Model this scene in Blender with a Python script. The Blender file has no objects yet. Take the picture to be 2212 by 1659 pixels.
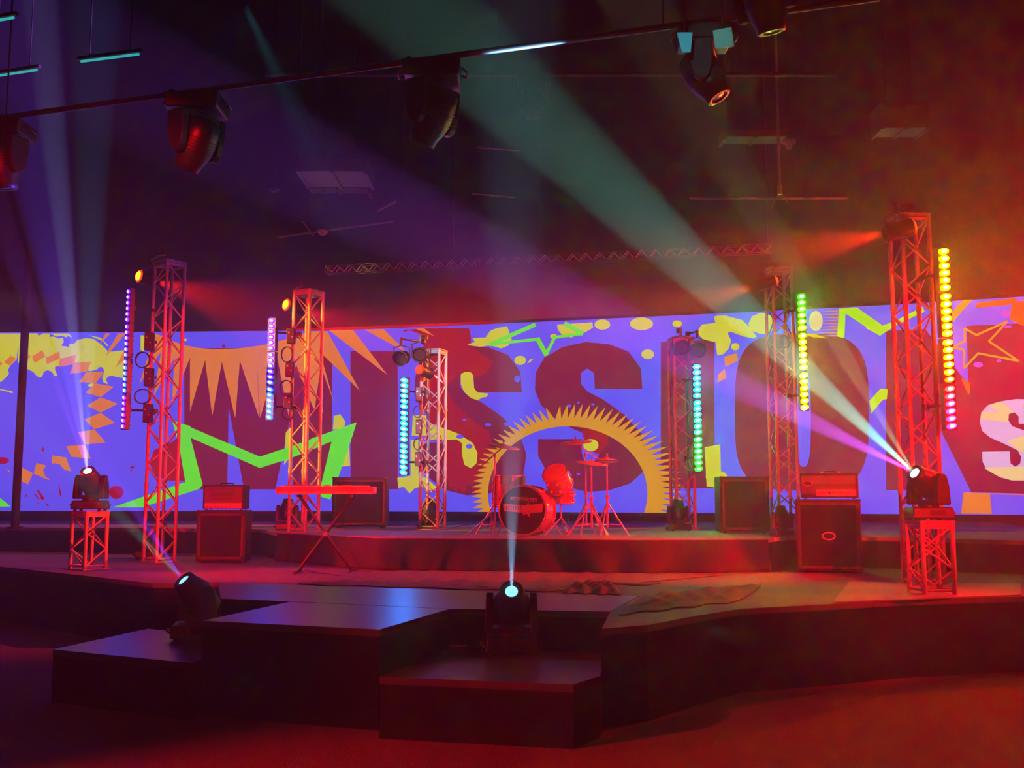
import bpy, bmesh, math, random
from mathutils import Vector, Matrix, Euler
random.seed(7)
PI = math.pi
SC = bpy.context.scene
COL = SC.collection

# ------------------------------------------------------------------ camera
F = 2200.0; EYE = 1.65
PITCH = math.atan(235.5 / F)
cd = bpy.data.cameras.new('camera'); cam = bpy.data.objects.new('camera', cd); COL.objects.link(cam)
cam.location = (0, 0, EYE); cam.rotation_euler = (PI / 2 + PITCH, 0, 0)
cd.sensor_width = 36; cd.lens = 36 * F / 2212; cd.clip_start = .05; cd.clip_end = 200
SC.camera = cam
SC.view_settings.view_transform = 'Standard'; SC.view_settings.look = 'None'
SC.view_settings.gamma = 1; SC.view_settings.use_curve_mapping = False
SC.view_settings.exposure = 0.0
cy = SC.cycles
cy.max_bounces = 5; cy.diffuse_bounces = 2; cy.glossy_bounces = 3; cy.volume_bounces = 0
cy.transmission_bounces = 2; cy.use_denoising = True
cy.sample_clamp_indirect = 2.0; cy.caustics_reflective = False; cy.caustics_refractive = False

# ------------------------------------------------------------------ haze filling the hall
W = bpy.data.worlds.new('hall_air'); SC.world = W; W.use_nodes = True
nt = W.node_tree; nt.nodes.clear()
wo = nt.nodes.new('ShaderNodeOutputWorld'); bg = nt.nodes.new('ShaderNodeBackground')
bg.inputs['Color'].default_value = (0, 0, 0, 1); bg.inputs['Strength'].default_value = 0
nt.links.new(bg.outputs[0], wo.inputs['Surface'])
vs = nt.nodes.new('ShaderNodeVolumeScatter'); vs.inputs['Density'].default_value = 0.0105
vs.inputs['Color'].default_value = (1, 1, 1, 1); vs.inputs['Anisotropy'].default_value = 0.65
nt.links.new(vs.outputs[0], wo.inputs['Volume'])

# ------------------------------------------------------------------ pixel -> place (2212 x 1659 frame)
cp, sp = math.cos(PITCH), math.sin(PITCH)
def ray(px, py):
    a = px - 1106.0; b = 829.5 - py
    return Vector((a, F * cp - b * sp, F * sp + b * cp))
def V(px, py, Y):
    r = ray(px, py); t = Y / r.y
    return Vector((r.x * t, Y, EYE + r.z * t))
def G(px, py, Z):
    r = ray(px, py); t = (Z - EYE) / r.z
    return Vector((r.x * t, r.y * t, Z))
ZS = 0.69; ZR = 1.085; ZL = 0.41      # stage, riser, low platform

def srgb(r, g, b):
    f = lambda c: (c / 255 / 12.92) if c / 255 <= .04045 else ((c / 255 + .055) / 1.055) ** 2.4
    return (f(r), f(g), f(b))

# ------------------------------------------------------------------ unseen lamps over, beside and in front of the stage
def spot(name, loc, target, color, power, angle, blend=.3, size=.05):
    l = bpy.data.lights.new(name, 'SPOT'); l.color = color; l.energy = power
    l.spot_size = math.radians(angle); l.spot_blend = blend; l.shadow_soft_size = size
    o = bpy.data.objects.new(name, l); COL.objects.link(o); o.location = loc
    o.rotation_euler = (Vector(target) - Vector(loc)).to_track_quat('-Z', 'Y').to_euler()
    return o
RED = (1, .003, .007)
spot('unseen_red_side_flood', (-9.5, 12.0, 3.6), (-1.2, 12.4, .8), RED, 9000, 24, .6, .1)
spot('unseen_red_side_flood', (8.5, 11.2, 3.8), (0.6, 12.4, .8), RED, 13000, 28, .6, .1)
spot('unseen_red_side_flood', (8.8, 8.2, 4.4), (2.4, 10.3, .8), RED, 5500, 28, .7, .1)  # extra flood added to bring red back over the green LED spill
spot('red_front_flood', (-3.5, -4.0, 4.1), (-3.3, 14.4, 2.5), RED, 34000, 18, .5, .05)
spot('red_front_flood', (3.5, -4.0, 4.1), (2.8, 13.8, 2.2), RED, 30000, 18, .5, .05)
spot('red_carpet_flood', (-9.0, 1.0, 4.3), (-.6, 4.6, 0), RED, 9500, 36, .7, .05)
spot('red_carpet_flood', (8.5, 12.5, 6.9), (3.6, 5.5, 0), RED, 500, 36, .6, .05)
spot('red_side_wash', (8.0, 13.5, 4.2), (5.0, 9.0, 2.4), (1, .012, .0), 2000, 60, .9, .05)
spot('amber_spot', (-8.2, 12.2, 4.2), (-3.05, 14.75, 3.9), (1, .40, .03), 6000, 11, .4, .03)
spot('amber_spot', (-8.2, 12.2, 4.2), (-3.05, 14.75, 2.4), (1, .40, .03), 6000, 11, .4, .03)
spot('cyan_spot', (-2.2, 8.0, 5.65), (-1.25, 16.0, 3.5), (.08, .75, 1), 4200, 8, .5, .03)
spot('cyan_spot', (-2.2, 8.0, 5.65), (-1.25, 16.0, 2.3), (.08, .75, 1), 4200, 8, .5, .03)

# ------------------------------------------------------------------ materials
MATS = {}
def mat(name, color, rough=.6, metal=0.0, spec=.5, noise=0, nscale=20, bump=0, coat=0):
    if name in MATS: return MATS[name]
    m = bpy.data.materials.new(name); m.use_nodes = True
    n = m.node_tree; b = n.nodes['Principled BSDF']
    b.inputs['Base Color'].default_value = (*color, 1); b.inputs['Roughness'].default_value = rough
    b.inputs['Metallic'].default_value = metal; b.inputs['Specular IOR Level'].default_value = spec
    b.inputs['Coat Weight'].default_value = coat
    if noise or bump:
        tc = n.nodes.new('ShaderNodeTexCoord'); nz = n.nodes.new('ShaderNodeTexNoise')
        nz.inputs['Scale'].default_value = nscale; nz.inputs['Detail'].default_value = 4
        n.links.new(tc.outputs['Object'], nz.inputs['Vector'])
        if noise:
            mx = n.nodes.new('ShaderNodeMix'); mx.data_type = 'RGBA'
            mx.inputs[6].default_value = (*[c * (1 - noise) for c in color], 1)
            mx.inputs[7].default_value = (*[min(1, c * (1 + noise)) for c in color], 1)
            n.links.new(nz.outputs['Fac'], mx.inputs[0]); n.links.new(mx.outputs[2], b.inputs['Base Color'])
        if bump:
            bp = n.nodes.new('ShaderNodeBump'); bp.inputs['Strength'].default_value = bump
            bp.inputs['Distance'].default_value = .02
            n.links.new(nz.outputs['Fac'], bp.inputs['Height']); n.links.new(bp.outputs[0], b.inputs['Normal'])
    MATS[name] = m; return m
def emis(name, color, strength, sample=True):
    if name in MATS: return MATS[name]
    m = bpy.data.materials.new(name); m.use_nodes = True; n = m.node_tree; n.nodes.clear()
    o = n.nodes.new('ShaderNodeOutputMaterial'); e = n.nodes.new('ShaderNodeEmission')
    e.inputs['Color'].default_value = (*color, 1); e.inputs['Strength'].default_value = strength
    n.links.new(e.outputs[0], o.inputs['Surface'])
    m.cycles.emission_sampling = 'FRONT' if sample else 'NONE'
    MATS[name] = m; return m
def emis_obj(name, strength, sample=True):          # LED colour comes from the object's own colour
    m = emis(name, (1, 1, 1), strength, sample); n = m.node_tree
    oi = n.nodes.new('ShaderNodeObjectInfo')
    e = [x for x in n.nodes if x.type == 'EMISSION'][0]
    n.links.new(oi.outputs['Color'], e.inputs['Color']); return m

M_ALU = mat('brushed_aluminium', (.34, .34, .34), .5, .1, noise=.15, nscale=40)
M_BLK = mat('black_powder_coat', (.007, .007, .008), .45, .1, noise=.2, nscale=60)
M_GLOSSBLK = mat('gloss_black_plastic', (.02, .02, .022), .25, 0)
M_TOLEX = mat('black_tolex', (.006, .006, .006), .6, 0, noise=.3, nscale=200, bump=.3)
M_GRILL = mat('grill_cloth', (.006, .0055, .0055), .85, 0, noise=.5, nscale=300, bump=.4)
M_DECK = mat('black_stage_paint', (.045, .045, .05), .34, 0, noise=.3, nscale=5, bump=.05)
M_STAGE = mat('stage_carpet', (.10, .10, .10), .75, 0, noise=.35, nscale=6, bump=.2)
M_RISER = mat('riser_carpet', (.26, .25, .25), .8, 0, noise=.25, nscale=12, bump=.2)
M_SKIRT = mat('black_velour', (.012, .012, .013), .95, 0, spec=.1, noise=.4, nscale=8)
M_DRAPE = mat('riser_drape_cloth', (.016, .015, .015), .8, 0, noise=.4, nscale=6)
M_CARPET = mat('hall_carpet', (.16, .15, .15), .95, 0, spec=.1, noise=.35, nscale=55, bump=.6)
M_WALL = mat('black_wall_paint', (.012, .011, .012), .9, 0, spec=.2, noise=.3, nscale=3)
M_CEIL = mat('black_ceiling', (.012, .012, .012), .95, 0, spec=.1, noise=.3, nscale=2)
M_STEEL = mat('dark_steel', (.10, .10, .10), .45, .7, noise=.2, nscale=30)
M_CHROME = mat('chrome', (.85, .85, .85), .22, .8)
M_SHELL = mat('drum_shell_wrap', (.4, .36, .34), .22, .25, noise=.3, nscale=30, coat=.5)
M_HEADSKIN = mat('drum_head_white', (.7, .7, .68), .5)
M_CYMBAL = mat('brass_cymbal', (.8, .6, .3), .4, .5, noise=.15, nscale=80)
M_CABLE = mat('black_cable', (.02, .02, .02), .5)

# ------------------------------------------------------------------ mesh building
class MB:
    def __init__(s): s.v = []; s.f = []; s.sm = []; s.mi = []; s.m = 0
    def add(s, vs_, fs, smooth=False):
        o = len(s.v); s.v += [tuple(x) for x in vs_]
        for f in fs:
            s.f.append([i + o for i in f]); s.sm.append(smooth); s.mi.append(s.m)
        return s
    def box(s, c, d, rot=None, taper=1.0):
        hx, hy, hz = d[0] / 2, d[1] / 2, d[2] / 2; P = []
        for z in (-1, 1):
            k = taper if z > 0 else 1
            for x, y in ((-1, -1), (1, -1), (1, 1), (-1, 1)): P.append(Vector((x * hx * k, y * hy * k, z * hz)))
        if rot is not None: P = [rot @ p for p in P]
        P = [p + Vector(c) for p in P]
        return s.add(P, [(0, 3, 2, 1), (4, 5, 6, 7), (0, 1, 5, 4), (1, 2, 6, 5), (2, 3, 7, 6), (3, 0, 4, 7)])
    def cyl(s, p0, p1, r0, r1=None, n=12, caps=True):
        if r1 is None: r1 = r0
        p0, p1 = Vector(p0), Vector(p1); d = (p1 - p0).normalized()
        u = d.orthogonal().normalized(); w = d.cross(u)
        P = []
        for p, r in ((p0, r0), (p1, r1)):
            for i in range(n):
                a = 2 * PI * i / n; P.append(p + (u * math.cos(a) + w * math.sin(a)) * r)
        s.add(P, [(i, (i + 1) % n, n + (i + 1) % n, n + i) for i in range(n)], True)
        if caps: s.add(P[:n], [tuple(range(n - 1, -1, -1))]); s.add(P[n:], [tuple(range(n))])
        return s
    def tube(s, pts, r, n=8, closed=False):
        pts = [Vector(p) for p in pts]; P = []; N = len(pts); up = None
        for i, p in enumerate(pts):
            a = pts[(i - 1) % N] if closed or i > 0 else p; b = pts[(i + 1) % N] if closed or i < N - 1 else p
            d = (b - a).normalized()
            if up is None: u = d.orthogonal().normalized()
            else: u = (up - d * up.dot(d)).normalized()
            up = u; w = d.cross(u)
            for k in range(n):
                t = 2 * PI * k / n; P.append(p + (u * math.cos(t) + w * math.sin(t)) * r)
        fs = []
        for i in range(N if closed else N - 1):
            j = (i + 1) % N
            for k in range(n): fs.append((i * n + k, i * n + (k + 1) % n, j * n + (k + 1) % n, j * n + k))
        s.add(P, fs, True)
        if not closed: s.add(P[:n], [tuple(range(n - 1, -1, -1))]); s.add(P[-n:], [tuple(range(n))])
        return s
    def lathe(s, prof, n=24, M=None, smooth=True, arc=1.0):
        P = []; k = len(prof); cnt = n if arc >= 1 else n + 1
        for i in range(cnt):
            a = 2 * PI * arc * i / n
            for r, z in prof:
                v = Vector((r * math.cos(a), r * math.sin(a), z)); P.append(M @ v if M else v)
        fs = []
        for i in range(n):
            j = (i + 1) % cnt
            for q in range(k - 1): fs.append((i * k + q, j * k + q, j * k + q + 1, i * k + q + 1))
        return s.add(P, fs, smooth)
    def disc(s, c, nrm, rx, ry=None, n=20, up=None):
        ry = ry or rx; nrm = Vector(nrm).normalized()
        u = (Vector(up).cross(nrm) if up else nrm.orthogonal()).normalized(); w = nrm.cross(u)
        return s.add([Vector(c) + u * rx * math.cos(2 * PI * i / n) + w * ry * math.sin(2 * PI * i / n) for i in range(n)], [tuple(range(n))])
    def prism(s, pts, z0, z1):
        n = len(pts); P = [Vector((p[0], p[1], z0)) for p in pts] + [Vector((p[0], p[1], z1)) for p in pts]
        return s.add(P, [tuple(range(n - 1, -1, -1)), tuple(range(n, 2 * n))] + [(i, (i + 1) % n, n + (i + 1) % n, n + i) for i in range(n)])
    def build(s, name, m, parent=None, bevel=0, loc=None, sub=0):
        me = bpy.data.meshes.new(name); me.from_pydata(s.v, [], s.f)
        ms = m if isinstance(m, (list, tuple)) else [m]
        for x in ms: me.materials.append(x)
        me.polygons.foreach_set('use_smooth', s.sm); me.polygons.foreach_set('material_index', s.mi)
        bm = bmesh.new(); bm.from_mesh(me); bmesh.ops.recalc_face_normals(bm, faces=bm.faces); bm.to_mesh(me); bm.free()
        me.update()
        o = bpy.data.objects.new(name, me); COL.objects.link(o)
        if parent is not None: o.parent = parent
        if loc is not None: o.location = loc
        if bevel:
            b = o.modifiers.new('bevel', 'BEVEL'); b.width = bevel; b.segments = 2; b.limit_method = 'ANGLE'; b.angle_limit = math.radians(40)
        return o
def tag(o, label, cat, group=None, kind=None):
    o['label'] = label; o['category'] = cat
    if group: o['group'] = group
    if kind: o['kind'] = kind
    return o
def thing(name, loc, label, cat, rz=0, group=None):
    o = bpy.data.objects.new(name, None); o.empty_display_size = .1; COL.objects.link(o)
    o.location = loc; o.rotation_euler = (0, 0, rz)
    return tag(o, label, cat, group)
def struct(o, label=None):
    o['kind'] = 'structure'
    if label: o['label'] = label
    return o

# ================================================================== THE HALL
XL, XR, YB, YF, ZC = -14.0, 12.0, 21.5, -6.0, 9.4
struct(MB().box(((XL + XR) / 2, (YB + YF) / 2, -.1), (XR - XL, YB - YF, .2)).build('floor', M_CARPET), 'carpeted hall floor in front of the stage')
struct(MB().box(((XL + XR) / 2, (YB + YF) / 2, ZC + .1), (XR - XL, YB - YF, .2)).build('ceiling', M_CEIL), 'black ceiling over the stage')
struct(MB().box(((XL + XR) / 2, YB + .1, ZC / 2), (XR - XL, .2, ZC)).build('wall_back', M_WALL), 'black back wall above the projection screen')
struct(MB().box((XL - .1, (YB + YF) / 2, ZC / 2), (.2, YB - YF, ZC)).build('wall_left', M_WALL), 'black side wall')
struct(MB().box((XR + .1, (YB + YF) / 2, ZC / 2), (.2, YB - YF, ZC)).build('wall_right', M_WALL), 'black side wall')
struct(MB().box(((XL + XR) / 2, YF - .1, ZC / 2), (XR - XL, .2, ZC)).build('wall_front', M_WALL), 'black wall behind the audience')

# ---------------------------------------------------------------- stage levels
def poly(zz, *pp): return [G(x, y, zz) for x, y in pp]
def platform(name, pts, z0, z1, top, skirt, label, cat, lip=.05):
    t = thing(name, (pts[0].x, pts[0].y, z0), label, cat); o = t.location
    P = [(p.x - o.x, p.y - o.y) for p in pts]
    MB().prism(P, z1 - lip - z0, z1 - z0).build('deck_surface', top, t)
    cx = sum(p[0] for p in P) / len(P); cyy = sum(p[1] for p in P) / len(P)
    Q = [(p[0] + (cx - p[0]) * .004, p[1] + (cyy - p[1]) * .004) for p in P]
    MB().prism(Q, .002, z1 - lip - z0).build('skirt', skirt, t)
    return t
front = poly(ZS, (-420, 1196), (-150, 1211), (0, 1224), (150, 1240), (330, 1260), (470, 1258), (925, 1273), (1380, 1288), (1318, 1322), (1300, 1358),
             (1400, 1350), (1505, 1330), (1600, 1315), (1800, 1305), (1950, 1296), (2212, 1288), (2450, 1283))
r0 = poly(ZR, (-420, 1130), (0, 1139), (560, 1143), (598, 1150), (820, 1161), (1123, 1163.5), (1360, 1165), (1657, 1164), (1700, 1158), (1900, 1160), (2212, 1168), (2500, 1174))
back = [Vector((p.x, p.y + .15, 0)) for p in reversed(r0)]
platform('main_stage', front + back, 0, ZS, M_STAGE, M_SKIRT, 'wide low stage with black skirt carrying amps and truss stands', 'stage')
rb = [Vector((9.5, 20.3, 0)), Vector((-12.5, 20.9, 0))]
ris = platform('drum_riser', [Vector((p.x, p.y, 0)) for p in r0] + rb, 0, ZR, M_RISER, M_SKIRT, 'upper riser platform across the back under the drum kit and screen', 'riser')
platform('thrust_back_deck', poly(ZS, (477, 1294), (627, 1300), (972, 1316), (1317, 1322), (1379, 1288.5), (925, 1273.5), (471, 1258.5)), 0, ZS + .004, M_DECK, M_SKIRT,
         'long glossy black deck panel crossing behind the centre moving head', 'stage deck')
platform('thrust_front_deck', poly(ZS, (438, 1342), (820, 1361), (971, 1316.6), (627, 1300.6)), 0, ZS + .004, M_DECK, M_SKIRT,
         'glossy black front deck panel with blue light reflected in its top', 'stage deck')
def P2(*a): return [Vector((x, y, 0)) for x, y in a]
platform('low_platform', P2((-3.66, 8.30), (-2.36, 7.65), (-2.02, 8.95), (-2.66, 9.15), (-3.35, 9.55)), 0, ZL, M_DECK, M_SKIRT,
         'low black platform under the moving head left of the front deck', 'platform')
platform('low_platform', P2((-.90, 7.09), (.40, 6.80), (.60, 7.12), (.74, 8.12), (-.50, 8.36)), 0, ZL, M_DECK, M_SKIRT,
         'low black platform under the centre moving head', 'platform')

# pleated drape hung on the front of the riser
def drape():
    m = MB(); pts = [G(x, y, ZR) for x, y in ((600, 1150), (700, 1155), (820, 1161), (1123, 1163.5), (1360, 1165), (1500, 1164.6), (1657, 1164))]
    L = []; 
    for a, b in zip(pts[:-1], pts[1:]):
        n = max(2, int((b - a).length / .03))
        for i in range(n): L.append(a.lerp(b, i / n))
    L.append(pts[-1]); H = ZR - ZS - .014; rows = 10; P = []
    for i, p in enumerate(L):
        s_ = i * .03
        for j in range(rows + 1):
            v = j / rows
            sag = .035 * abs(math.sin(s_ * 1.9)) ** .5
            d = (.02 + .10 * v) * (.5 + .5 * math.sin(s_ * 9 + 1.4 * math.sin(s_ * 1.7) + v * 2.0 * math.sin(s_ * 2.3))) + .10 * v * v
            P.append((p.x, p.y - .02 - d, ZR - .01 - H * v + sag * math.sin(PI * v) * .3))
    fs = []
    for i in range(len(L) - 1):
        for j in range(rows): a = i * (rows + 1) + j; fs.append((a, a + rows + 1, a + rows + 2, a + 1))
    m.add(P, fs, True); o = m.build('riser_drape', M_DRAPE)
    sd = o.modifiers.new('thick', 'SOLIDIFY'); sd.thickness = .004
    tag(o, 'dark pleated cloth hanging along the front of the drum riser', 'drape')
drape()

# crumpled cloth lying on the stage behind the thrust
def cloth(name, corners, h, seed, label, res=60, fold=5.0):
    rnd = random.Random(seed); a, b, c, d = [G(x, y, ZS) for x, y in corners]
    ph = [rnd.uniform(0, 6) for _ in range(8)]; P = []
    for i in range(res + 1):
        for j in range(res + 1):
            u, v = i / res, j / res
            p = (a.lerp(b, u)).lerp(d.lerp(c, u), v)
            e = min(1, 6 * min(u, 1 - u, v, 1 - v))
            jag = .06 * math.sin(23 * u + ph[0]) * (1 - min(1, 4 * min(v, 1 - v))) 
            q = abs(math.sin(fold * 2.1 * p.x + ph[1] + 1.3 * math.sin(2.3 * p.y + ph[2]))) ** 1.6
            q2 = abs(math.sin(fold * 1.6 * p.y + ph[3] + 1.7 * math.sin(2.9 * p.x + ph[4]))) ** 1.8
            z = h * e * (.15 + .35 * q * q2 + .25 * q2 + .15 * q)
            P.append((p.x, p.y + jag, ZS + .012 + z))
    fs = [(i * (res + 1) + j, (i + 1) * (res + 1) + j, (i + 1) * (res + 1) + j + 1, i * (res + 1) + j + 1) for i in range(res) for j in range(res)]
    o = MB().add(P, fs, True).build(name, M_CLOTH)
    sd = o.modifiers.new('thick', 'SOLIDIFY'); sd.thickness = .005
    return tag(o, label, 'cloth')
M_CLOTH = mat('floor_cloth', (.10, .09, .09), .8, 0, noise=.4, nscale=8)
cloth('spread_cloth', ((640, 1264), (1180, 1279), (1560, 1243), (700, 1236)), .05, 3, 'wrinkled reddish cloth spread on the stage below the drum riser', 90)
cloth('spread_cloth', ((1335, 1330), (1600, 1300), (1650, 1262), (1395, 1288)), .05, 5, 'rumpled cloth on the stage right of the centre moving head', 70, 7)
cloth('cloth_bundle', ((1215, 1283), (1345, 1286), (1330, 1266), (1235, 1264)), .08, 9, 'dark bunched heap of cloth behind the long deck panel', 40, 9)
# pale floor panel beside the right truss stand
pp = [G(x, y, ZS) for x, y in ((1799, 1303), (2205, 1287), (2205, 1262), (1990, 1262), (1835, 1257))]
tag(MB().prism(pp, ZS + .002, ZS + .012).build('floor_panel', mat('bare_board', (.22, .21, .2), .7, noise=.2, nscale=14)), 'pale board on the stage floor under the right lamp stand', 'floor panel')

# ================================================================== PROJECTION SCREEN
ZT, ZB = 4.61, 1.325
tops = [(-320, 716), (0, 718), (230, 718), (440, 716), (700, 714.5), (950, 705), (1300, 689), (1600, 675), (1900, 660), (2212, 641), (2560, 622)]
SP = [G(x, y, ZT) for x, y in tops]
def on_screen(px, py, off=0.0):
    r = ray(px, py); best = None
    for i in range(len(SP) - 1):
        a, b = SP[i], SP[i + 1]; dx, dy = b.x - a.x, b.y - a.y
        den = r.x * dy - r.y * dx
        t = (a.x * dy - a.y * dx) / den
        q = Vector((r.x * t, r.y * t)); u = ((q.x - a.x) * dx + (q.y - a.y) * dy) / (dx * dx + dy * dy)
        if -1e-6 <= u <= 1 + 1e-6 and t > 0: best = (t, dx, dy); break
    t, dx, dy = best; p = Vector((r.x * t, r.y * t, EYE + r.z * t))
    n = Vector((dy, -dx, 0)).normalized()
    return p + n * off
# screen frame and cloth
scr = thing('projection_screen', (SP[5].x, SP[5].y, ZB), 'long curved projection screen showing bright cartoon lettering, stars and suns', 'screen')
so = Vector(scr.location)
for z in (ZB - .03, ZT + .03):
    fr = MB()
    for a, b in zip(SP[:-1], SP[1:]):
        n = Vector((b.y - a.y, -(b.x - a.x), 0)).normalized() * -.03
        c = (Vector((a.x, a.y, z)) + Vector((b.x, b.y, z))) / 2 + n - so
        L = Vector((b.x - a.x, b.y - a.y)).length + .02
        fr.box(c, (L, .04, .05), Matrix.Rotation(math.atan2(b.y - a.y, b.x - a.x), 3, 'Z'))
    fr.build('screen_rail', M_SKIRT, scr)
C = dict(blue=(82, 74, 222), maroon=(112, 16, 52), red=(150, 12, 34), orange=(205, 112, 46), gold=(196, 134, 32), yellow=(188, 182, 46),
         green=(84, 208, 44), lime=(150, 205, 20), lilac=(190, 160, 205), cream=(205, 185, 130), rust=(215, 80, 22), violet=(150, 60, 200))
CK = list(C); SM = []
for i, k in enumerate(CK):
    c = srgb(*C[k]); SM.append(emis('projected_' + k, c, 1.25))
Z0 = (0, 0, 1)
R1 = (0, 550, 2.861); R2 = (500, 550, 2.552); R3 = (950, 650, 3.016); R4 = (1400, 430, 2.369)
W1 = (0, 700, 7.373); W2 = (0, 900, 7.373); W3 = (300, 700, 5.53); W4 = (680, 690, 4.1475); W5 = (1480, 600, 5.027); W6 = (1880, 600, 6.636); W7 = (1880, 830, 5.72)
ART = []
def art(win, col, *pts): ART.append((col, [(win[0] + x / win[2], win[1] + y / win[2]) for x, y in pts]))
def ell(win, col, cx, cy_, rx, ry, n=20, wob=0, seed=0):
    rr = random.Random(seed); art(win, col, *[(cx + rx * (1 + wob * rr.uniform(-1, 1)) * math.cos(2 * PI * i / n), cy_ + ry * (1 + wob * rr.uniform(-1, 1)) * math.sin(2 * PI * i / n)) for i in range(n)])
def line(win, col, w, *pts, closed=False):
    n = len(pts); 
    for i in range(n if closed else n - 1):
        a = Vector(pts[i]); b = Vector(pts[(i + 1) % n]); d = (b - a).normalized(); q = Vector((-d.y, d.x)) * w / 2; e = d * w * .25
        art(win, col, *[tuple(x) for x in (a - e + q, b + e + q, b + e - q, a - e - q)])
art(Z0, 'blue', (-310, 700), (2550, 600), (2550, 1200), (-310, 1200))
# letters
art(Z0, 'maroon', (398, 752), (718, 752), (718, 1057), (632, 1057), (632, 880), (595, 1057), (527, 1057), (494, 880), (491, 1057), (398, 1057))
art(W4, 'maroon', (320, 285), (742, 285), (745, 1522), (320, 1522))
SG = [(1320, 575), (1310, 440), (1230, 330), (1100, 280), (950, 268), (800, 300), (680, 370), (625, 470), (620, 580), (660, 680), (740, 760), (860, 830), (980, 880), (1030, 920), (1038, 1000), (1000, 1055), (945, 1050), (925, 990), (925, 900), (640, 900), (640, 1010), (700, 1120), (820, 1210), (960, 1245), (1100, 1235), (1240, 1190), (1330, 1110), (1350, 980), (1310, 860), (1200, 740), (1060, 640), (960, 590), (920, 540), (920, 470), (960, 440), (1005, 470), (1010, 575)]
art(R3, 'maroon', *SG)
art(R3, 'maroon', *[(x - 785, y + 22) for x, y in SG])
art(R4, 'maroon', (65, 730), (340, 720), (340, 1480), (65, 1480))
def sup(cx, cy_, rx, ry, e, n=40): return [(cx + rx * abs(math.cos(t)) ** e * (1 if math.cos(t) > 0 else -1), cy_ + ry * abs(math.sin(t)) ** e * (1 if math.sin(t) > 0 else -1)) for t in [2 * PI * i / n for i in range(n)]]
art(R4, 'maroon', *sup(787, 1090, 343, 400, .55))
art(R4, 'blue', *sup(795, 1125, 38, 245, .7))
art(Z0, 'maroon', (1914, 715), (1999, 711), (2092, 832), (2088, 704), (2400, 690), (2400, 1072), (2098, 1063), (2032, 930), (2032, 1062), (1914, 1058))
# red splashes
art(W4, 'red', (790, 95), (800, 110), (860, 100), (940, 130), (930, 180), (970, 230), (1000, 300), (1010, 600), (1020, 1078), (1160, 1100), (1200, 1500), (1300, 1510), (1400, 1480), (1560, 1420), (1620, 1200), (1560, 1000), (1440, 930), (1250, 750), (1170, 600), (1310, 480), (1430, 520), (1540, 480), (1600, 380), (1480, 300), (1400, 240), (1400, 150), (1380, 75), (1000, 80))
art(R1, 'red', (1100, 1130), (1110, 1180), (1150, 1400), (1060, 1400), (960, 1370), (925, 1290), (950, 1210), (1060, 1160))
art(R3, 'red', (920, 840), (1000, 830), (1090, 860), (1100, 940), (1030, 1000), (960, 960))
for i in range(26):
    a = random.uniform(0, 6.3); ell(R3, 'red', 200 + 210 * math.cos(a), 1180 + 50 * math.sin(a), random.uniform(10, 34), random.uniform(8, 24), 9, .2, i)
# yellow
art(W1, 'yellow', (-400, 150), (300, 150), (285, 380), (270, 560), (160, 670), (130, 740), (150, 790), (60, 890), (0, 930), (-400, 950))
art(W1, 'yellow', (290, 150), (600, 150), (620, 185), (660, 170), (690, 150), (800, 150), (790, 205), (860, 200), (940, 235), (1010, 215), (1020, 290), (975, 345), (1100, 365), (1110, 315), (1190, 310), (1240, 250), (1380, 225), (1500, 240), (1560, 290), (1620, 330), (1680, 390), (1720, 440), (1800, 440), (1960, 420), (2050, 430), (2050, 860), (1960, 860), (1850, 840), (1780, 820), (1720, 840), (1690, 880), (1720, 960), (1650, 930), (1630, 850), (1670, 760), (1640, 690), (1590, 685), (1540, 730), (1440, 750), (1330, 720), (1140, 640), (1000, 660), (880, 680), (880, 740), (920, 820), (870, 830), (830, 760), (760, 735), (700, 760), (680, 830), (640, 855), (590, 830), (530, 760), (400, 700), (290, 610))
art(W1, 'yellow', (800, 150), (1100, 150), (1160, 225), (1090, 190), (1060, 215), (1000, 190), (900, 200))
art(W1, 'yellow', (1420, 180), (1600, 215), (1740, 350), (1700, 350), (1640, 270), (1560, 240))
art(W1, 'yellow', (-20, 1030), (150, 1062), (200, 1070), (215, 1095), (180, 1100), (110, 1075), (-20, 1045))
ell(W3, 'yellow', 555, 190, 25, 14); ell(W1, 'yellow', 1460, 975, 55, 28, 10, .2)
art(R1, 'yellow', (870, 500), (905, 500), (905, 560), (890, 600), (870, 590))
art(R2, 'yellow', (565, 890), (600, 880), (628, 920), (625, 945), (600, 960), (560, 965)); art(R2, 'yellow', (650, 1050), (655, 1165), (605, 1168), (600, 1120), (630, 1090))
art(R2, 'yellow', (300, 980), (330, 950), (345, 1090), (290, 1160)); ell(W3, 'yellow', 1480, 860, 12, 30)
art(W4, 'yellow', (1310, 490), (1350, 470), (1400, 475), (1420, 500), (1430, 620), (1460, 655), (1560, 665), (1540, 695), (1500, 700), (1460, 725), (1400, 705), (1340, 650), (1310, 580))
art(W4, 'yellow', (1000, 960), (1060, 940), (1200, 990), (1300, 1030), (1420, 1110), (1460, 1200), (1450, 1290), (1400, 1335), (1340, 1300), (1320, 1200), (1320, 1110), (1280, 1078), (1020, 1078))
art(W4, 'yellow', (880, 860), (1000, 860), (1000, 1040), (870, 1040)); art(W4, 'yellow', (860, 1080), (930, 1080), (930, 1400), (1000, 1420), (1090, 1500), (1080, 1530), (1040, 1530), (960, 1500), (900, 1510), (850, 1560), (800, 1500), (750, 1510), (740, 1420), (860, 1400))
art(R3, 'yellow', (300, 240), (330, 195), (370, 180), (440, 165), (455, 210), (470, 250), (450, 290), (400, 310), (330, 290), (260, 300), (200, 290), (180, 285), (230, 268), (215, 245), (260, 240))
art(R3, 'yellow', (765, 155), (995, 140), (1000, 175), (940, 210), (900, 215), (860, 240), (800, 225), (770, 190))
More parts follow.
